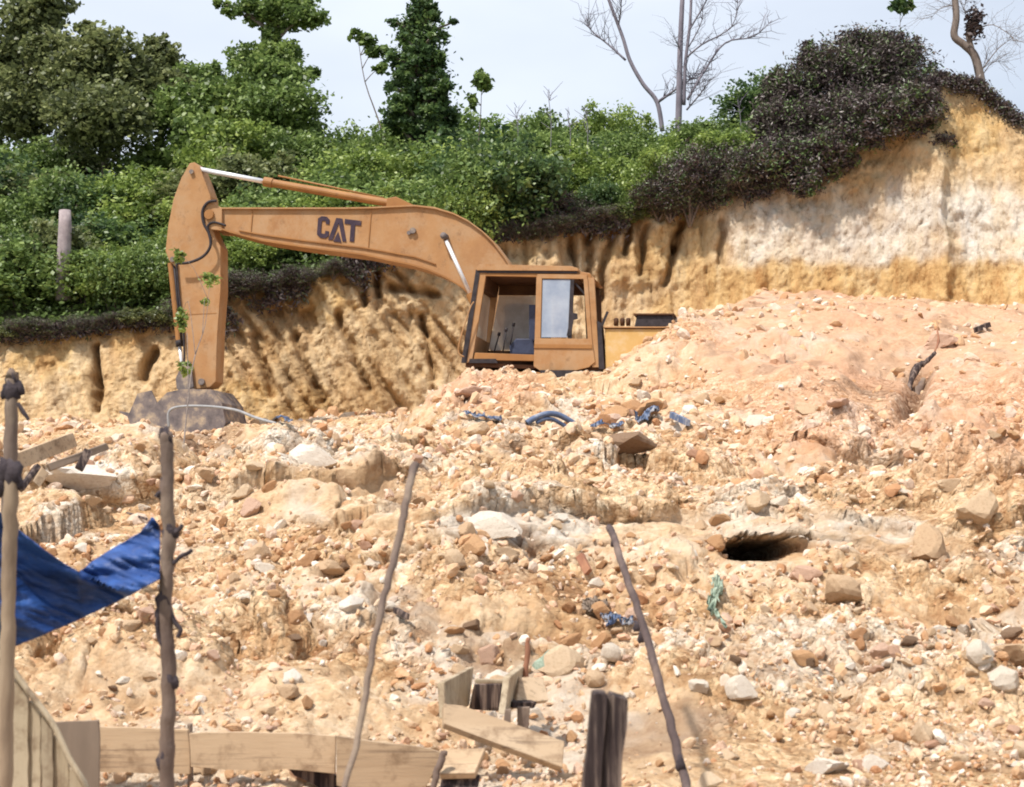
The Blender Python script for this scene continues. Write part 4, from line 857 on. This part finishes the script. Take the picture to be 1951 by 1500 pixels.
# bucket linkage and bucket
for y0, y1 in ((SY0 - .07, SY0 - .03), (SY1 + .03, SY1 + .07)):
    bm = BM(); add_prism(bm, [L(x, y, SY0) for x, y in [(352, 690), (366, 690), (372, 738), (352, 748), (340, 742), (338, 722)]], y0, y1, .006); part('bucket_link', bm, 'steel')
BK0, BK1 = BYc - .45, BYc + .45
bout = [(402, 742), (422, 768), (430, 805), (415, 840), (380, 866), (330, 872), (285, 858), (255, 828), (243, 795), (262, 750), (288, 744), (299, 768), (318, 748), (345, 742)]
outer = [L(x, y, BK0) for x, y in bout]
bm = BM(); n_o = len(outer)
for y in (BK0, BK1 - .03): add_prism(bm, outer, y, y + .03)
bk = part('bucket', bm, 'steel')
bm = BM(); arc = outer[0:9]
cx_ = sum(p[0] for p in arc) / 9; cz_ = sum(p[1] for p in arc) / 9
inn = [(p[0] + (cx_ - p[0]) * .06, p[1] + (cz_ - p[1]) * .06) for p in arc]
add_prism(bm, arc + inn[::-1], BK0 + .03, BK1 - .03); part('shell', bm, 'steel', bk)
for k in range(5):
    y = BK0 + .1 + k * .17; bm = BM(); a = Vector((outer[8][0], y, outer[8][1]))
    add_prism(bm, [(a.x + .06, a.z + .05), (a.x - .16, a.z + .1), (a.x - .17, a.z + .08), (a.x + .08, a.z - .04)], y - .035, y + .035); part('tooth', bm, 'steel', bk)
# cab: side plane y = 0 (near) to y = CW (far)
CW = .95
cab = empty('cab', (0, 0, 0)); cab.parent = EX
def cb(name, pts, y0, y1, m, bev=.006, yl=0.0, parent=cab):
    bm = BM(); add_prism(bm, [L(x, y, yl) for x, y in pts], y0, y1, bev); return part(name, bm, m, parent)
cb('roof', [(909, 512), (914, 505), (925, 504), (1090, 508), (1102, 512), (1102, 517), (909, 516)], -.03, CW + .03, 'paint')
cb('roof_edge', [(911, 516.5), (1100, 517.5), (1100, 521), (911, 520)], -.015, -.001, 'rubber', 0)
cb('roof_rail', [(924, 520.5), (1125, 521.5), (1127, 530), (924, 526)], 0, .05, 'paint_deep')
cb('roof_rear', [(1095, 515), (1122, 519), (1132, 530), (1125, 531), (1095, 522)], .05, CW, 'paint')
for nm, y0, y1 in (('front_pillar', 0, .045), ('front_pillar', CW - .05, CW)):
    cb(nm, [(911, 517), (927, 517), (899, 690), (885, 690)], y0, y1, 'paint', .006)
cb('pillar_edge', [(907, 514), (915, 514), (889, 692), (879, 692)], -.012, -.001, 'rubber', 0)
cb('roof_lining', [(925, 522), (1095, 523), (1095, 527), (925, 526)], .055, CW - .02, 'inner', 0)
# front frame seen from inside: header and lower panel between the pillars
cb('front_header', [(911, 517), (927, 517), (922, 550), (906, 550)], .05, CW - .055, 'inner', 0)
cb('front_panel', [(899, 640), (907, 640), (899, 690), (889, 690)], .05, CW - .055, 'paint', 0)
cb('front_pane', [(907, 551), (909, 551), (901, 639), (899, 639)], .05, CW - .055, 'pane', 0)
cb('centre_pillar', [(1022, 522), (1033, 522), (1029, 700), (1017, 700)], 0, .06, 'paint')
cb('rear_pillar', [(1113, 528), (1132, 530), (1142, 700), (1128, 700)], 0, .07, 'paint')
# far side wall with its window opening
cb('far_wall', [(899, 655), (1132, 655), (1142, 700), (885, 700)], CW - .05, CW - .01, 'inner', 0)
cb('far_wall_header', [(927, 522), (1125, 523), (1125, 545), (925, 545)], CW - .05, CW - .01, 'inner', 0)
cb('far_pillar', [(1010, 545), (1030, 545), (1028, 655), (1006, 655)], CW - .05, CW - .01, 'inner', 0)
cb('far_pillar', [(1095, 545), (1128, 545), (1130, 655), (1100, 655)], CW - .05, CW - .01, 'inner', 0)
cb('far_pane', [(926, 546), (1009, 546), (1005, 654), (905, 654)], CW - .035, CW - .025, 'pane', 0)
cb('rear_wall', [(1118, 640), (1130, 640), (1136, 700), (1124, 700)], .07, CW - .05, 'inner', 0)
# door
door = cb('door', [(1019, 645), (1128, 646), (1134, 690), (1122, 700), (1098, 706), (1028, 706), (1017, 698)], -.02, 0.03, 'paint')
cb('door_rail', [(1019, 656), (1128, 657), (1129, 665), (1018, 664)], -.035, -.019, 'paint_deep', .004, parent=door)
cb('frame', [(1033, 523), (1119, 524), (1119, 532), (1033, 531)], -.015, .03, 'paint', .004, parent=door)
cb('frame', [(1024, 523), (1033, 523), (1030, 645), (1020, 645)], -.016, .03, 'paint', .004, parent=door)
cb('frame', [(1112, 532), (1120, 532), (1128, 646), (1120, 646)], -.015, .03, 'paint', .004, parent=door)
cb('window', [(1034, 533), (1088, 533), (1083, 643), (1031, 643)], 0, .008, 'glass', 0, parent=door)
cb('window_seal', [(1087, 533), (1094, 533), (1089, 645), (1082, 645)], -.01, .02, 'rubber', 0, parent=door)
cb('latch', [(1089, 596), (1100, 598), (1101, 608), (1093, 610), (1088, 640), (1080, 640)], -.02, 0, 'rubber', 0, parent=door)
cb('stay_bar', [(1094, 540), (1097, 538), (1116, 560), (1114, 563)], .03, .05, 'rubber', 0, parent=door)
cb('step', [(1030, 707), (1094, 707), (1092, 719), (1036, 721)], -.10, .1, 'rubber')
cb('rear_edge', [(1138, 612), (1146, 616), (1152, 704), (1141, 704)], -.02, .2, 'rubber')
cb('grab_handle', [(1145, 620), (1156, 593), (1160, 595), (1149, 622)], -.02, .0, 'rubber', 0)
cb('floor', [(885, 690), (1142, 700), (1142, 706), (885, 698)], .06, CW - .06, 'inner', 0)
cb('sill', [(905, 672), (1018, 676), (1017, 688), (902, 686)], 0, .05, 'paint_deep')
cb('sill_gasket', [(895, 684), (945, 684), (948, 692), (893, 692)], -.01, .04, 'rubber', 0)
bm = BM(); add_tube(bm, smooth_path([L3(x, y, -.12) for x, y in [(903, 575), (894, 592), (873, 664), (884, 680)]], 4), .010, 8); part('handrail', bm, 'paint', cab, True)
seat = cb('seat', [(975, 640), (1008, 640), (1012, 672), (964, 672), (962, 655)], .3, .75, 'seat', .02)
cb('seat_back', [(1000, 575), (1014, 575), (1016, 645), (1000, 645)], .3, .75, 'seat', .02, parent=seat)
for k, (x0, y0, x1, y1) in enumerate([(958, 672, 964, 632), (972, 660, 978, 622), (940, 676, 950, 640)]):
    bm = BM(); a, b = L3(x0, y0, .2 + .15 * k), L3(x1, y1, .2 + .15 * k); add_tube(bm, [a, b], .010, 8); add_tube(bm, [b, b + (b - a).normalized() * .05], .022, 8); part('lever', bm, 'rubber', cab, True)
# upper structure behind the cab
bm = BM(); add_prism(bm, [L(x, y, 0) for x, y in [(1152, 626), (1290, 626), (1330, 640), (1330, 730), (1152, 720)]], .02, 2.6, .03); hood = part('engine_hood', bm, 'paint_yellow')
bm = BM(); add_prism(bm, [L(x, y, 0) for x, y in [(1150, 622.5), (1290, 622.5), (1290, 625), (1150, 625)]], -.01, 2.6, .004); part('hood_lip', bm, 'paint', hood)
bm = BM(); add_prism(bm, [L(x, y, 0) for x, y in [(1211, 597), (1280, 598), (1281, 612), (1268, 621), (1206, 621)]], .15, .75, .02); part('muffler', bm, 'rubber', hood)
bm = BM(); add_prism(bm, [L(x, y, 0) for x, y in [(1205, 595), (1283, 595), (1283, 598), (1205, 598)]], .12, .78, .004); part('muffler_guard', bm, 'inner', hood)
for x in (1174, 1186, 1197):
    bm = BM(); a = L3(x, 621, .3); add_tube(bm, [a, a + Vector((0, 0, .09)), a + Vector((0, 0, .11))], [.03, .035, .02], 10); part('filler_cap', bm, 'inner', hood, True)
bm = BM(); add_prism(bm, [L(x, y, 0) for x, y in [(1314, 600), (1322, 598), (1330, 610), (1324, 616), (1316, 610)]], .3, .45, .01); part('exhaust_tip', bm, 'rubber', hood)
bm = BM(); add_prism(bm, [L(x, y, 0) for x, y in [(890, 706), (1330, 716), (1330, 760), (900, 760)]], .0, 2.6, .01); part('deck', bm, 'paint_deep')
for yy in (.15, 2.1):
    bm = BM(); add_prism(bm, [L(x, y, 0) for x, y in [(830, 820), (860, 780), (1300, 780), (1340, 820), (1300, 870), (860, 870)]], yy, yy + .5, .03); part('track', bm, 'steel')

# ------------------------------------------------------------------ foreground: poles, boards, tarpaulin
def pole(name, label, pts, d0, d1, r0, r1, m, knobs=(), cat='pole', wob=.006, group=None):
    P = []; n = len(pts)
    for i, (x, y) in enumerate(pts): P.append(at(x, y, d0 + (d1 - d0) * i / (n - 1)))
    base = P[0].copy(); P = smooth_path([p - base for p in P], 8); k = len(P)
    rd = [(r0 + (r1 - r0) * i / (k - 1)) * (1 + random.uniform(-.08, .08)) for i in range(k)]
    P = [p + Vector((random.uniform(-wob, wob), random.uniform(-wob, wob), 0)) * .6 for p in P]
    root = empty(name, base); tag(root, label, cat, group)
    bm = BM(); add_tube(bm, P, rd, 12); from_bm('shaft', bm, M[m], root, True)
    for (x, y, s) in knobs:
        t = (d1 - d0) * (pts[0][1] - y) / (pts[0][1] - pts[-1][1]) + d0; q = at(x, y, t) - base; bm = BM()
        bmesh.ops.create_icosphere(bm, subdivisions=2, radius=s * .80)
        for v in bm.verts: v.co = Vector((v.co.x * 1.0, v.co.y, v.co.z * 1.7)) * (1 + .25 * math.sin(v.co.x * 190 + v.co.z * 130)) + q
        from_bm('knot', bm, M['rope'], root, True)
    return root, base
kp, kb = pole('knobbly_pole', 'dark knobbly upright pole holding the right corner of the blue tarpaulin', [(318, 1640), (318, 1500), (319, 1400), (322, 1290), (316, 1150), (321, 1010), (318, 900), (317, 826)], 5.2, 5.2, .026, .021, 'wood_brown',
     [(316, 1447, .034), (306, 1450, .018), (324, 1298, .030), (332, 1300, .018), (313, 1140, .032), (305, 1165, .022), (324, 1012, .029), (334, 1018, .015), (308, 828, .016), (318, 834, .026), (309, 920, .012), (306, 945, .013)])
bm = BM()
for pts in ([(330, 1075), (345, 1060), (357, 1055), (366, 1048)], [(318, 1150), (333, 1185), (344, 1200), (338, 1215)], [(310, 1150), (300, 1180), (303, 1215), (312, 1235)], [(316, 935), (303, 940), (297, 947)], [(324, 1020), (338, 1012), (348, 1000)]):
    add_tube(bm, smooth_path([at(x, y, 5.19) - kb for x, y in pts], 4), .008, 6)
from_bm('side_shoot', bm, M['rope'], kp, True)
lp, lb = pole('tarp_post', 'light wooden post at the left edge holding the blue tarpaulin', [(8, 1700), (10, 1500), (14, 1250), (18, 1050), (22, 890)], 5.0, 5.0, .024, .023, 'wood_light', [(26, 905, .038), (10, 900, .036), (35, 920, .022), (2, 925, .03)], cat='post')
pole('left_post', 'taller greyish post with a dark lashed top behind the tarpaulin post', [(5, 1640), (10, 1300), (18, 900), (24, 740), (25, 712)], 5.9, 5.9, .030, .022, 'wood_brown', [(24, 745, .040), (38, 742, .022), (24, 722, .030), (10, 748, .022)], cat='post')
bm = BM(); add_tube(bm, [at(34, 768, 5.85), at(44, 785, 5.85), at(55, 800, 5.85)], [.007, .009, .006], 7); tag(from_bm('twig', bm, M['rope'], None), 'short dark twig sticking out of the taller left post', 'twig')
pole('leaning_pole', 'faint brown pole leaning left up the middle of the slope', [(640, 1560), (682, 1400), (720, 1190), (752, 1060), (778, 940), (790, 886)], 4.6, 5.4, .009, .0145, 'wood_brown', cat='pole')
pole('leaning_pole', 'long dark thin pole leaning right towards the bottom edge', [(1330, 1560), (1306, 1490), (1265, 1330), (1225, 1190), (1190, 1090), (1168, 1020), (1160, 1005)], 5.4, 7.0, .017, .014, 'wood_pole_dark', [(1222, 1215, .020), (1212, 1195, .018), (1168, 1035, .017), (1296, 1455, .022)], cat='pole')
# square timber post made of two boards
tp = empty('timber_post', at(1150, 1620, 4.3)); tag(tp, 'short dark square timber post standing at the bottom edge', 'post')
def slat(pts, y0, th, m, name, root, jag=True):
    """a board outlined in the photo plane at depth y0, thickness th"""
    q_ = []
    for (x0_, y0_), (x1_, y1_) in zip(pts, pts[1:] + pts[:1]):
        k_ = max(1, int(math.hypot(x1_ - x0_, y1_ - y0_) / 28))
        q_ += [(x0_ + (x1_ - x0_) * t / k_ + (random.uniform(-1.3, 1.3) if t else 0), y0_ + (y1_ - y0_) * t / k_ + (random.uniform(-1.3, 1.3) if t else 0)) for t in range(k_)]
    bm = BM(); P = [at(x, y, y0) - root.location for x, y in q_]
    a = [bm.verts.new(p) for p in P]; b = [bm.verts.new(p + Vector((0, th, 0))) for p in P]; n = len(P)
    bm.faces.new(a); bm.faces.new(list(reversed(b)))
    for i in range(n): bm.faces.new((a[i], b[i], b[(i + 1) % n], a[(i + 1) % n]))
    bmesh.ops.bevel(bm, geom=bm.edges[:], offset=min(.003, th * .2), segments=1, affect='EDGES')
    return from_bm(name, bm, M[m], root)
slat([(1130, 1323), (1138, 1320), (1156, 1322), (1159, 1330), (1146, 1480), (1135, 1640), (1098, 1640)], 4.28, .10, 'wood_dark', 'board', tp)
slat([(1160, 1331), (1164, 1323), (1197, 1333), (1194, 1390), (1186, 1440), (1184, 1500), (1170, 1640), (1138, 1640), (1149, 1480)], 4.295, .10, 'wood_dark', 'board', tp)
slat([(1156.5, 1327), (1161, 1328), (1143, 1560), (1136, 1560)], 4.31, .08, 'wood_brown', 'board', tp)
# plank fence in the bottom left corner
fc = empty('plank_fence', at(60, 1640, 5.3)); tag(fc, 'pale upright plank fence with a sloping top in the bottom left corner', 'fence')
for k, (x0, x1, t0, t1) in enumerate([(-60, -18, 1200, 1215), (-17, 17, 1248, 1280), (19, 52, 1290, 1325), (54, 76, 1335, 1358), (78, 100, 1360, 1385), (102, 130, 1400, 1455), (132, 158, 1462, 1490)]):
    slat([(x0, t0), (x0 + (x1 - x0) * .5, (t0 + t1) / 2 - 7), (x1, t1), (x1 + 3, 1640), (x0 + 3, 1640)], 5.24 + .012 * (k % 2), .022, 'wood_pale', 'plank', fc)
bm = BM(); add_tube(bm, smooth_path([at(x, y, 5.22) - fc.location for x, y in [(-60, 1175), (-10, 1236), (18, 1268), (50, 1312), (78, 1348), (104, 1385), (134, 1448), (160, 1490), (180, 1530)]], 4), .010, 8); from_bm('top_strip', bm, M['wood_pale'], fc, True)
slat([(104, 1376), (188, 1372), (189, 1520), (186, 1640), (150, 1640), (130, 1450)], 5.6, .015, 'wood_grey', 'plywood_sheet', fc)
# horizontal boards holding back the rubble
rb = empty('retaining_boards', at(400, 1500, 6.7)); tag(rb, 'row of horizontal boards holding back the rubble along the bottom left', 'retaining boards')
slat([(150, 1385), (358, 1390), (362, 1476), (180, 1470), (150, 1470)], 6.74, .03, 'wood_flat', 'board', rb)
slat([(360, 1398), (480, 1396), (640, 1402), (638, 1475), (545, 1464), (500, 1470), (364, 1462)], 6.70, .03, 'wood_flat', 'board', rb)
slat([(641, 1402), (700, 1412), (820, 1428), (845, 1436), (812, 1500), (760, 1520), (641, 1498)], 6.66, .03, 'wood_flat', 'board', rb)
slat([(545, 1458), (600, 1458), (650, 1484), (700, 1510), (690, 1540), (560, 1478)], 6.78, .03, 'wood_dark', 'board', rb)
slat([(356, 1380), (364, 1380), (366, 1520), (358, 1520)], 6.80, .04, 'wood_grey', 'stake', rb)
# half buried wooden box with its beam
hb = empty('wooden_box', at(940, 1400, 7.0)); tag(hb, 'half-buried pale wooden sluice box with upright sides in the bottom centre', 'wooden box')
def bslat(pts, m, name, root, th=.03):
    """a board through photo positions with their own depths"""
    bm = BM(); P = [at(x, y, d) - root.location for x, y, d in pts]; nrm = (P[1] - P[0]).cross(P[-1] - P[0]).normalized()
    if nrm.y < 0: nrm = -nrm
    a = [bm.verts.new(p) for p in P]; b = [bm.verts.new(p + nrm * th) for p in P]; n = len(P)
    bm.faces.new(a); bm.faces.new(list(reversed(b)))
    for i in range(n): bm.faces.new((a[i], b[i], b[(i + 1) % n], a[(i + 1) % n]))
    bmesh.ops.bevel(bm, geom=bm.edges[:], offset=.003, segments=1, affect='EDGES'); return from_bm(name, bm, M[m], root)
bslat([(846, 1300, 6.85), (903, 1270, 7.5), (894, 1345, 7.4), (850, 1368, 6.8)], 'wood_pale', 'side_board', hb)
bslat([(972, 1290, 6.95), (1008, 1262, 7.5), (990, 1345, 7.4), (962, 1362, 6.9)], 'wood_pale', 'side_board', hb)
bslat([(903, 1304, 7.36), (970, 1303, 7.36), (962, 1356, 7.36), (893, 1352, 7.36)], 'wood_dark', 'back_board', hb)
bslat([(906, 1294, 7.26), (972, 1297, 7.26), (971, 1303, 7.26), (904, 1302, 7.26)], 'wood_pale', 'cross_bar', hb, .04)
bslat([(990, 1290, 7.2), (1036, 1290, 7.3), (1046, 1335, 7.2), (984, 1340, 7.1)], 'wood_flat', 'side_board', hb)
bslat([(978, 1338, 7.05), (1024, 1338, 7.1), (1018, 1350, 7.1), (976, 1350, 7.05)], 'wood_dark', 'cross_bar', hb, .1)
bslat([(985, 1348, 7.0), (1010, 1348, 7.0), (1006, 1400, 7.0), (986, 1396, 7.0)], 'wood_brown', 'leg', hb, .04)
bslat([(962, 1352, 6.9), (974, 1352, 6.9), (972, 1392, 6.9), (958, 1388, 6.9)], 'wood_brown', 'leg', hb, .04)
bm_ = empty('fallen_beam', at(940, 1390, 6.75)); tag(bm_, 'broad pale plank sloping down to the right below the wooden box', 'plank')
bslat([(846, 1340, 6.78), (880, 1344, 6.8), (1076, 1412, 6.7), (1072, 1462, 6.62), (900, 1398, 6.66), (846, 1378, 6.7)], 'wood_flat', 'board', bm_, .035)
bm_ = empty('plank_step', at(880, 1450, 6.5)); tag(bm_, 'short pale board with a dark gap beneath at the bottom centre', 'plank')
bslat([(848, 1428, 6.6), (925, 1424, 6.6), (905, 1472, 6.45), (838, 1474, 6.45)], 'wood_flat', 'board', bm_, .03)
bslat([(842, 1476, 6.5), (915, 1476, 6.5), (905, 1520, 6.45), (835, 1520, 6.45)], 'wood_dark', 'board', bm_, .03)  # dark panel painted in as the shade of the gap beneath
pole('stake', 'short dark stake between the retaining boards and the plank step', [(818, 1540), (830, 1480), (846, 1432)], 6.4, 6.45, .012, .015, 'wood_brown', cat='stake')
pole('stake', 'thin upright red-brown stick behind the wooden box', [(992, 1345), (1002, 1280), (1006, 1216)], 7.35, 7.35, .018, .010, 'wood_red', cat='stick')
# mossy tan boulder right of the wooden box
o = place_rock(1064, 1262, 104, 'cream', 'smooth yellow-tan boulder with a green mossy end right of the wooden box', .62, name='boulder', cat='boulder', rz=.2, vi=2)
o.rotation_euler = (.1, .38, .15); mo = bpy.data.objects.new('moss', o.data.copy()); mo.data.materials.clear(); mo.data.materials.append(M['net']); link(mo, o)
for v in mo.data.vertices: v.co = Vector((v.co.x * 1.02, v.co.y * 1.02, v.co.z * 1.02)) if v.co.x < -.55 else v.co * .9

# planks and sticks on the slope
def lying(name, label, cat, x0, y0, x1, y1, wd, th, m, lift=.05, d0=None, d1=None):
    a = at(x0, y0, d0) if d0 else hit(x0, y0) + Vector((0, 0, lift)); b = at(x1, y1, d1) if d1 else hit(x1, y1) + Vector((0, 0, lift))
    bm = BM(); l = (b - a).length; q = Vector((1, 0, 0)).rotation_difference((b - a).normalized())
    add_box(bm, (0, 0, 0), (l, th, wd), q.to_matrix(), .004, .004); o = from_bm(name, bm, M[m]); o.location = (a + b) / 2; return tag(o, label, cat)
lying('plank', 'tan plank propped behind the left posts', 'plank', 20, 884, 138, 838, .09, .05, 'wood_flat', d0=9.0, d1=9.6)
lying('stick', 'grey weathered stick lying across the white rock on the left', 'stick', 92, 892, 205, 850, .04, .035, 'wood_grey', d0=9.2, d1=9.4)
lying('stick', 'dark short stick leaning under the grey stick on the left', 'stick', 150, 895, 168, 860, .05, .04, 'wood_dark', d0=9.25, d1=9.3)
lying('stick', 'dark bent stick by the tarpaulin post', 'stick', 40, 932, 72, 888, .03, .03, 'wood_dark', d0=8.8, d1=9.0)
lying('stick', 'short brown branch stub beside the dark bent stick', 'stick', 66, 925, 84, 898, .05, .04, 'wood_flat', d0=8.9, d1=9.0)
lying('stick', 'thin dark stick above the tip of the blue tarpaulin', 'stick', 240, 988, 275, 1004, .014, .014, 'wood_dark', .04)
lying('stick', 'small red-brown peg standing left of the long leaning pole', 'stick', 1098, 1078, 1120, 1112, .05, .03, 'wood_red', .06)
lying('stick', 'dark splinter of wood below the faint leaning pole', 'stick', 745, 1182, 778, 1192, .03, .02, 'wood_dark', .04)
lying('stick', 'dark stick lying near the right edge of the soil slide', 'stick', 1862, 637, 1888, 630, .07, .07, 'wood_dark', .06)
lying('stick', 'grey stick among the blue hoses', 'stick', 1280, 815, 1310, 828, .06, .04, 'tarp_faded', .08)
for nm, lab, pts, r_, mt in [('root', 'dark twisted root showing in the hollow of the soil slide', [(1782, 672), (1764, 690), (1748, 700), (1736, 726), (1730, 752), (1722, 782)], .05, 'wood_dark'), ('root', 'brown root stub beside the dark twisted root', [(1760, 722), (1752, 742), (1740, 770)], .06, 'wood_brown'), ('root', 'thin root running up the soil slide above the hollow', [(1785, 625), (1788, 650), (1780, 672)], .02, 'wood_red')]:
    q_ = hit(1740, 740); ps = smooth_path([at(x, y, q_.y - .18 + .004 * (740 - y)) for x, y in pts], 5); bm = BM()
    add_tube(bm, ps, [r_ * (.7 + .5 * random.random()) * (1 - .5 * abs(2 * i / (len(ps) - 1) - 1)) for i in range(len(ps))], 8); tag(from_bm(nm, bm, M[mt], None, True), lab, 'root')
# hose lying over the heap by the bucket
bm = BM(); add_tube(bm, smooth_path([hit(x, y) + Vector((0, 0, z_)) if not dd else at(x, y, dd) for x, y, z_, dd in [(322, 815, 0, 19.5), (322, 785, 0, 19.5), (345, 775, 0, 19.5), (400, 775, 0, 19.4), (450, 782, 0, 19.2), (490, 797, 0, 18.9), (552, 814, 0, 18.4)]], 6), .018, 8)
tag(from_bm('hose', bm, M['grey_pipe'], None, True), 'grey hose arching over the heap in front of the bucket', 'hose')
# cloth patches draped on the slope
def drape(name, label, cat, poly, m, n=14, lift=.03, wr=.05, seed=1, holes=0):
    """poly: top edge and bottom edge as photo positions; follows the ground under it"""
    topc, botc = poly; V = []
    tx = [p[0] for p in topc]; bx = [p[0] for p in botc]
    us = np.linspace(0, 1, n * 3); vs = np.linspace(0, 1, n)
    for v in vs:
        for u in us:
            a = (np.interp(u, np.linspace(0, 1, len(topc)), tx), np.interp(u, np.linspace(0, 1, len(topc)), [p[1] for p in topc]))
            b = (np.interp(u, np.linspace(0, 1, len(botc)), bx), np.interp(u, np.linspace(0, 1, len(botc)), [p[1] for p in botc]))
            x, y = a[0] + (b[0] - a[0]) * v, a[1] + (b[1] - a[1]) * v; p = hit(x, y)
            k = float(fbm(x / 14., y / 9., seed, 3, seed)); p.z += lift + wr * k; p.y -= lift; V.append(p[:])
    V = np.array(V); F = grid_faces(n, n * 3)
    if holes: F = F[np.random.default_rng(seed).random(len(F)) > holes]
    o = from_np(name, V, F, M[m], smooth=True); md = o.modifiers.new('thickness', 'SOLIDIFY'); md.thickness = .006
    return tag(o, label, cat)
for lab, pts, r_ in [('thick blue plastic hose arching out of the rubble below the cab', [(1004, 806), (1018, 797), (1040, 789), (1062, 790), (1084, 801), (1104, 815), (1130, 828)], .032), ('thinner inner loop of blue hose under the thick blue hose', [(1022, 806), (1036, 799), (1052, 799), (1070, 808), (1092, 822)], .022)]:
    bm = BM(); g0 = hit(1060, 812); add_tube(bm, smooth_path([at(x, y, g0.y - .25 + .1 * (x - 1060) / 60) for x, y in pts], 6), r_, 8); tag(from_bm('hose', bm, M['blue_hose'], None, True), lab, 'hose')
drape('plastic_strip', 'small torn blue strip left of the thick blue hose', 'plastic sheet', ([(880, 797), (915, 799), (952, 802)], [(880, 801), (915, 806), (950, 809)]), 'tarp_faded', lift=.05, seed=4)
drape('plastic_strip', 'faded blue crumpled strip right of the thick blue hose', 'plastic sheet', ([(1205, 806), (1230, 798), (1252, 790)], [(1210, 812), (1232, 816), (1250, 806)]), 'tarp_faded', lift=.07, seed=5, wr=.09)
drape('plastic_strip', 'thin blue ribbon trailing right from the thick blue hose', 'plastic sheet', ([(1125, 820), (1150, 822), (1185, 816)], [(1125, 826), (1150, 827), (1182, 821)]), 'tarp_faded', lift=.05, seed=6)
drape('plastic_strip', 'blue end of a buried sheet below the cream hose end', 'plastic sheet', ([(500, 797), (525, 803), (556, 812)], [(500, 801), (525, 809), (553, 817)]), 'tarp_faded', lift=.05, seed=7, wr=.03)
drape('net_scrap', 'torn faded green net lying below the cave', 'net', ([(1352, 1118), (1362, 1118), (1372, 1122)], [(1346, 1170), (1352, 1175), (1366, 1160)]), 'net', lift=.035, seed=8, holes=.3)
drape('net_scrap', 'thin green net strand trailing down from the torn net', 'net', ([(1346, 1165), (1352, 1168)], [(1372, 1205), (1384, 1216)]), 'net', lift=.035, seed=9, holes=.45)
drape('plastic_scrap', 'grey-blue plastic scrap beside the long leaning pole', 'plastic scrap', ([(1135, 1188), (1158, 1184), (1200, 1192)], [(1140, 1200), (1160, 1204), (1205, 1204)]), 'tarp_faded', lift=.03, seed=10, holes=.25, wr=.04)
drape('plastic_scrap', 'grey-green plastic scrap on the slope above the yellow canister', 'plastic scrap', ([(1105, 1160), (1128, 1156), (1150, 1160)], [(1108, 1174), (1128, 1178), (1150, 1172)]), 'wood_grey', lift=.03, seed=11, wr=.04)
for px, py, wd, lab in [(650, 1082, 30, 'round black lump left of the faint leaning pole'), (890, 1195, 34, 'dark clod above the wooden box'), (560, 1213, 26, 'dark clod on the slope above the retaining boards'), (222, 1312, 18, 'small dark clod above the plank fence'), (1395, 1260, 24, 'dark clod right of the long leaning pole'), (1585, 1432, 24, 'small dark hollow-looking clod above the whitish slab'), (285, 765, 50, 'dark grey clod left of the bucket'), (1540, 1265, 30, 'dark clod in the coarse rubble'), (1720, 1232, 34, 'dark earthy clod on the right rubble')]:
    o = place_rock(px, py, wd, 'brown', lab, .8, name='clod', cat='clod')
# the blue tarpaulin between the two posts
nu, nv = 90, 44; V = []
for j in range(nv):
    v = j / (nv - 1)
    for i in range(nu):
        u = i / (nu - 1); x = -30 + 335 * u
        ty = float(np.interp(x, [-30, 10, 38, 83, 123, 151, 172, 215, 268, 284, 291, 305], [950, 985, 1011, 1046, 1074, 1090, 1074, 1046, 1014, 996, 984, 1003]))
        by = float(np.interp(x, [-30, 28, 130, 225, 305], [1252, 1232, 1190, 1146, 1104]))
        y = ty + (by - ty) * v
        crease = (y - (1089 + (x - 151) * .47))                     # fold running down to the right from the low point
        left = ss(crease * np.ones(1), -4, 10)[0] if x > 151 else 1.0
        dpt = 5.10 + .13 * v * left + (.05 + .13 * (1 - v)) * (1 - left) + .018 * math.sin(y / 9 + x / 40) * (1 - left)
        dpt += .055 * math.sin(u * 3.14) + .034 * float(fbm(x / 70., (y - x * .40) / 13., 0, 3, 5))
        if x <= 151 or left > .5: dpt += .07 * math.sin((y - ty) / 38.)
        V.append(at(x, y, dpt)[:])
o = from_np('tarpaulin', np.array(V), grid_faces(nv, nu), M['tarp'], smooth=True); md = o.modifiers.new('thickness', 'SOLIDIFY'); md.thickness = .003
tag(o, 'crumpled blue tarpaulin slung between the two left posts', 'tarpaulin')
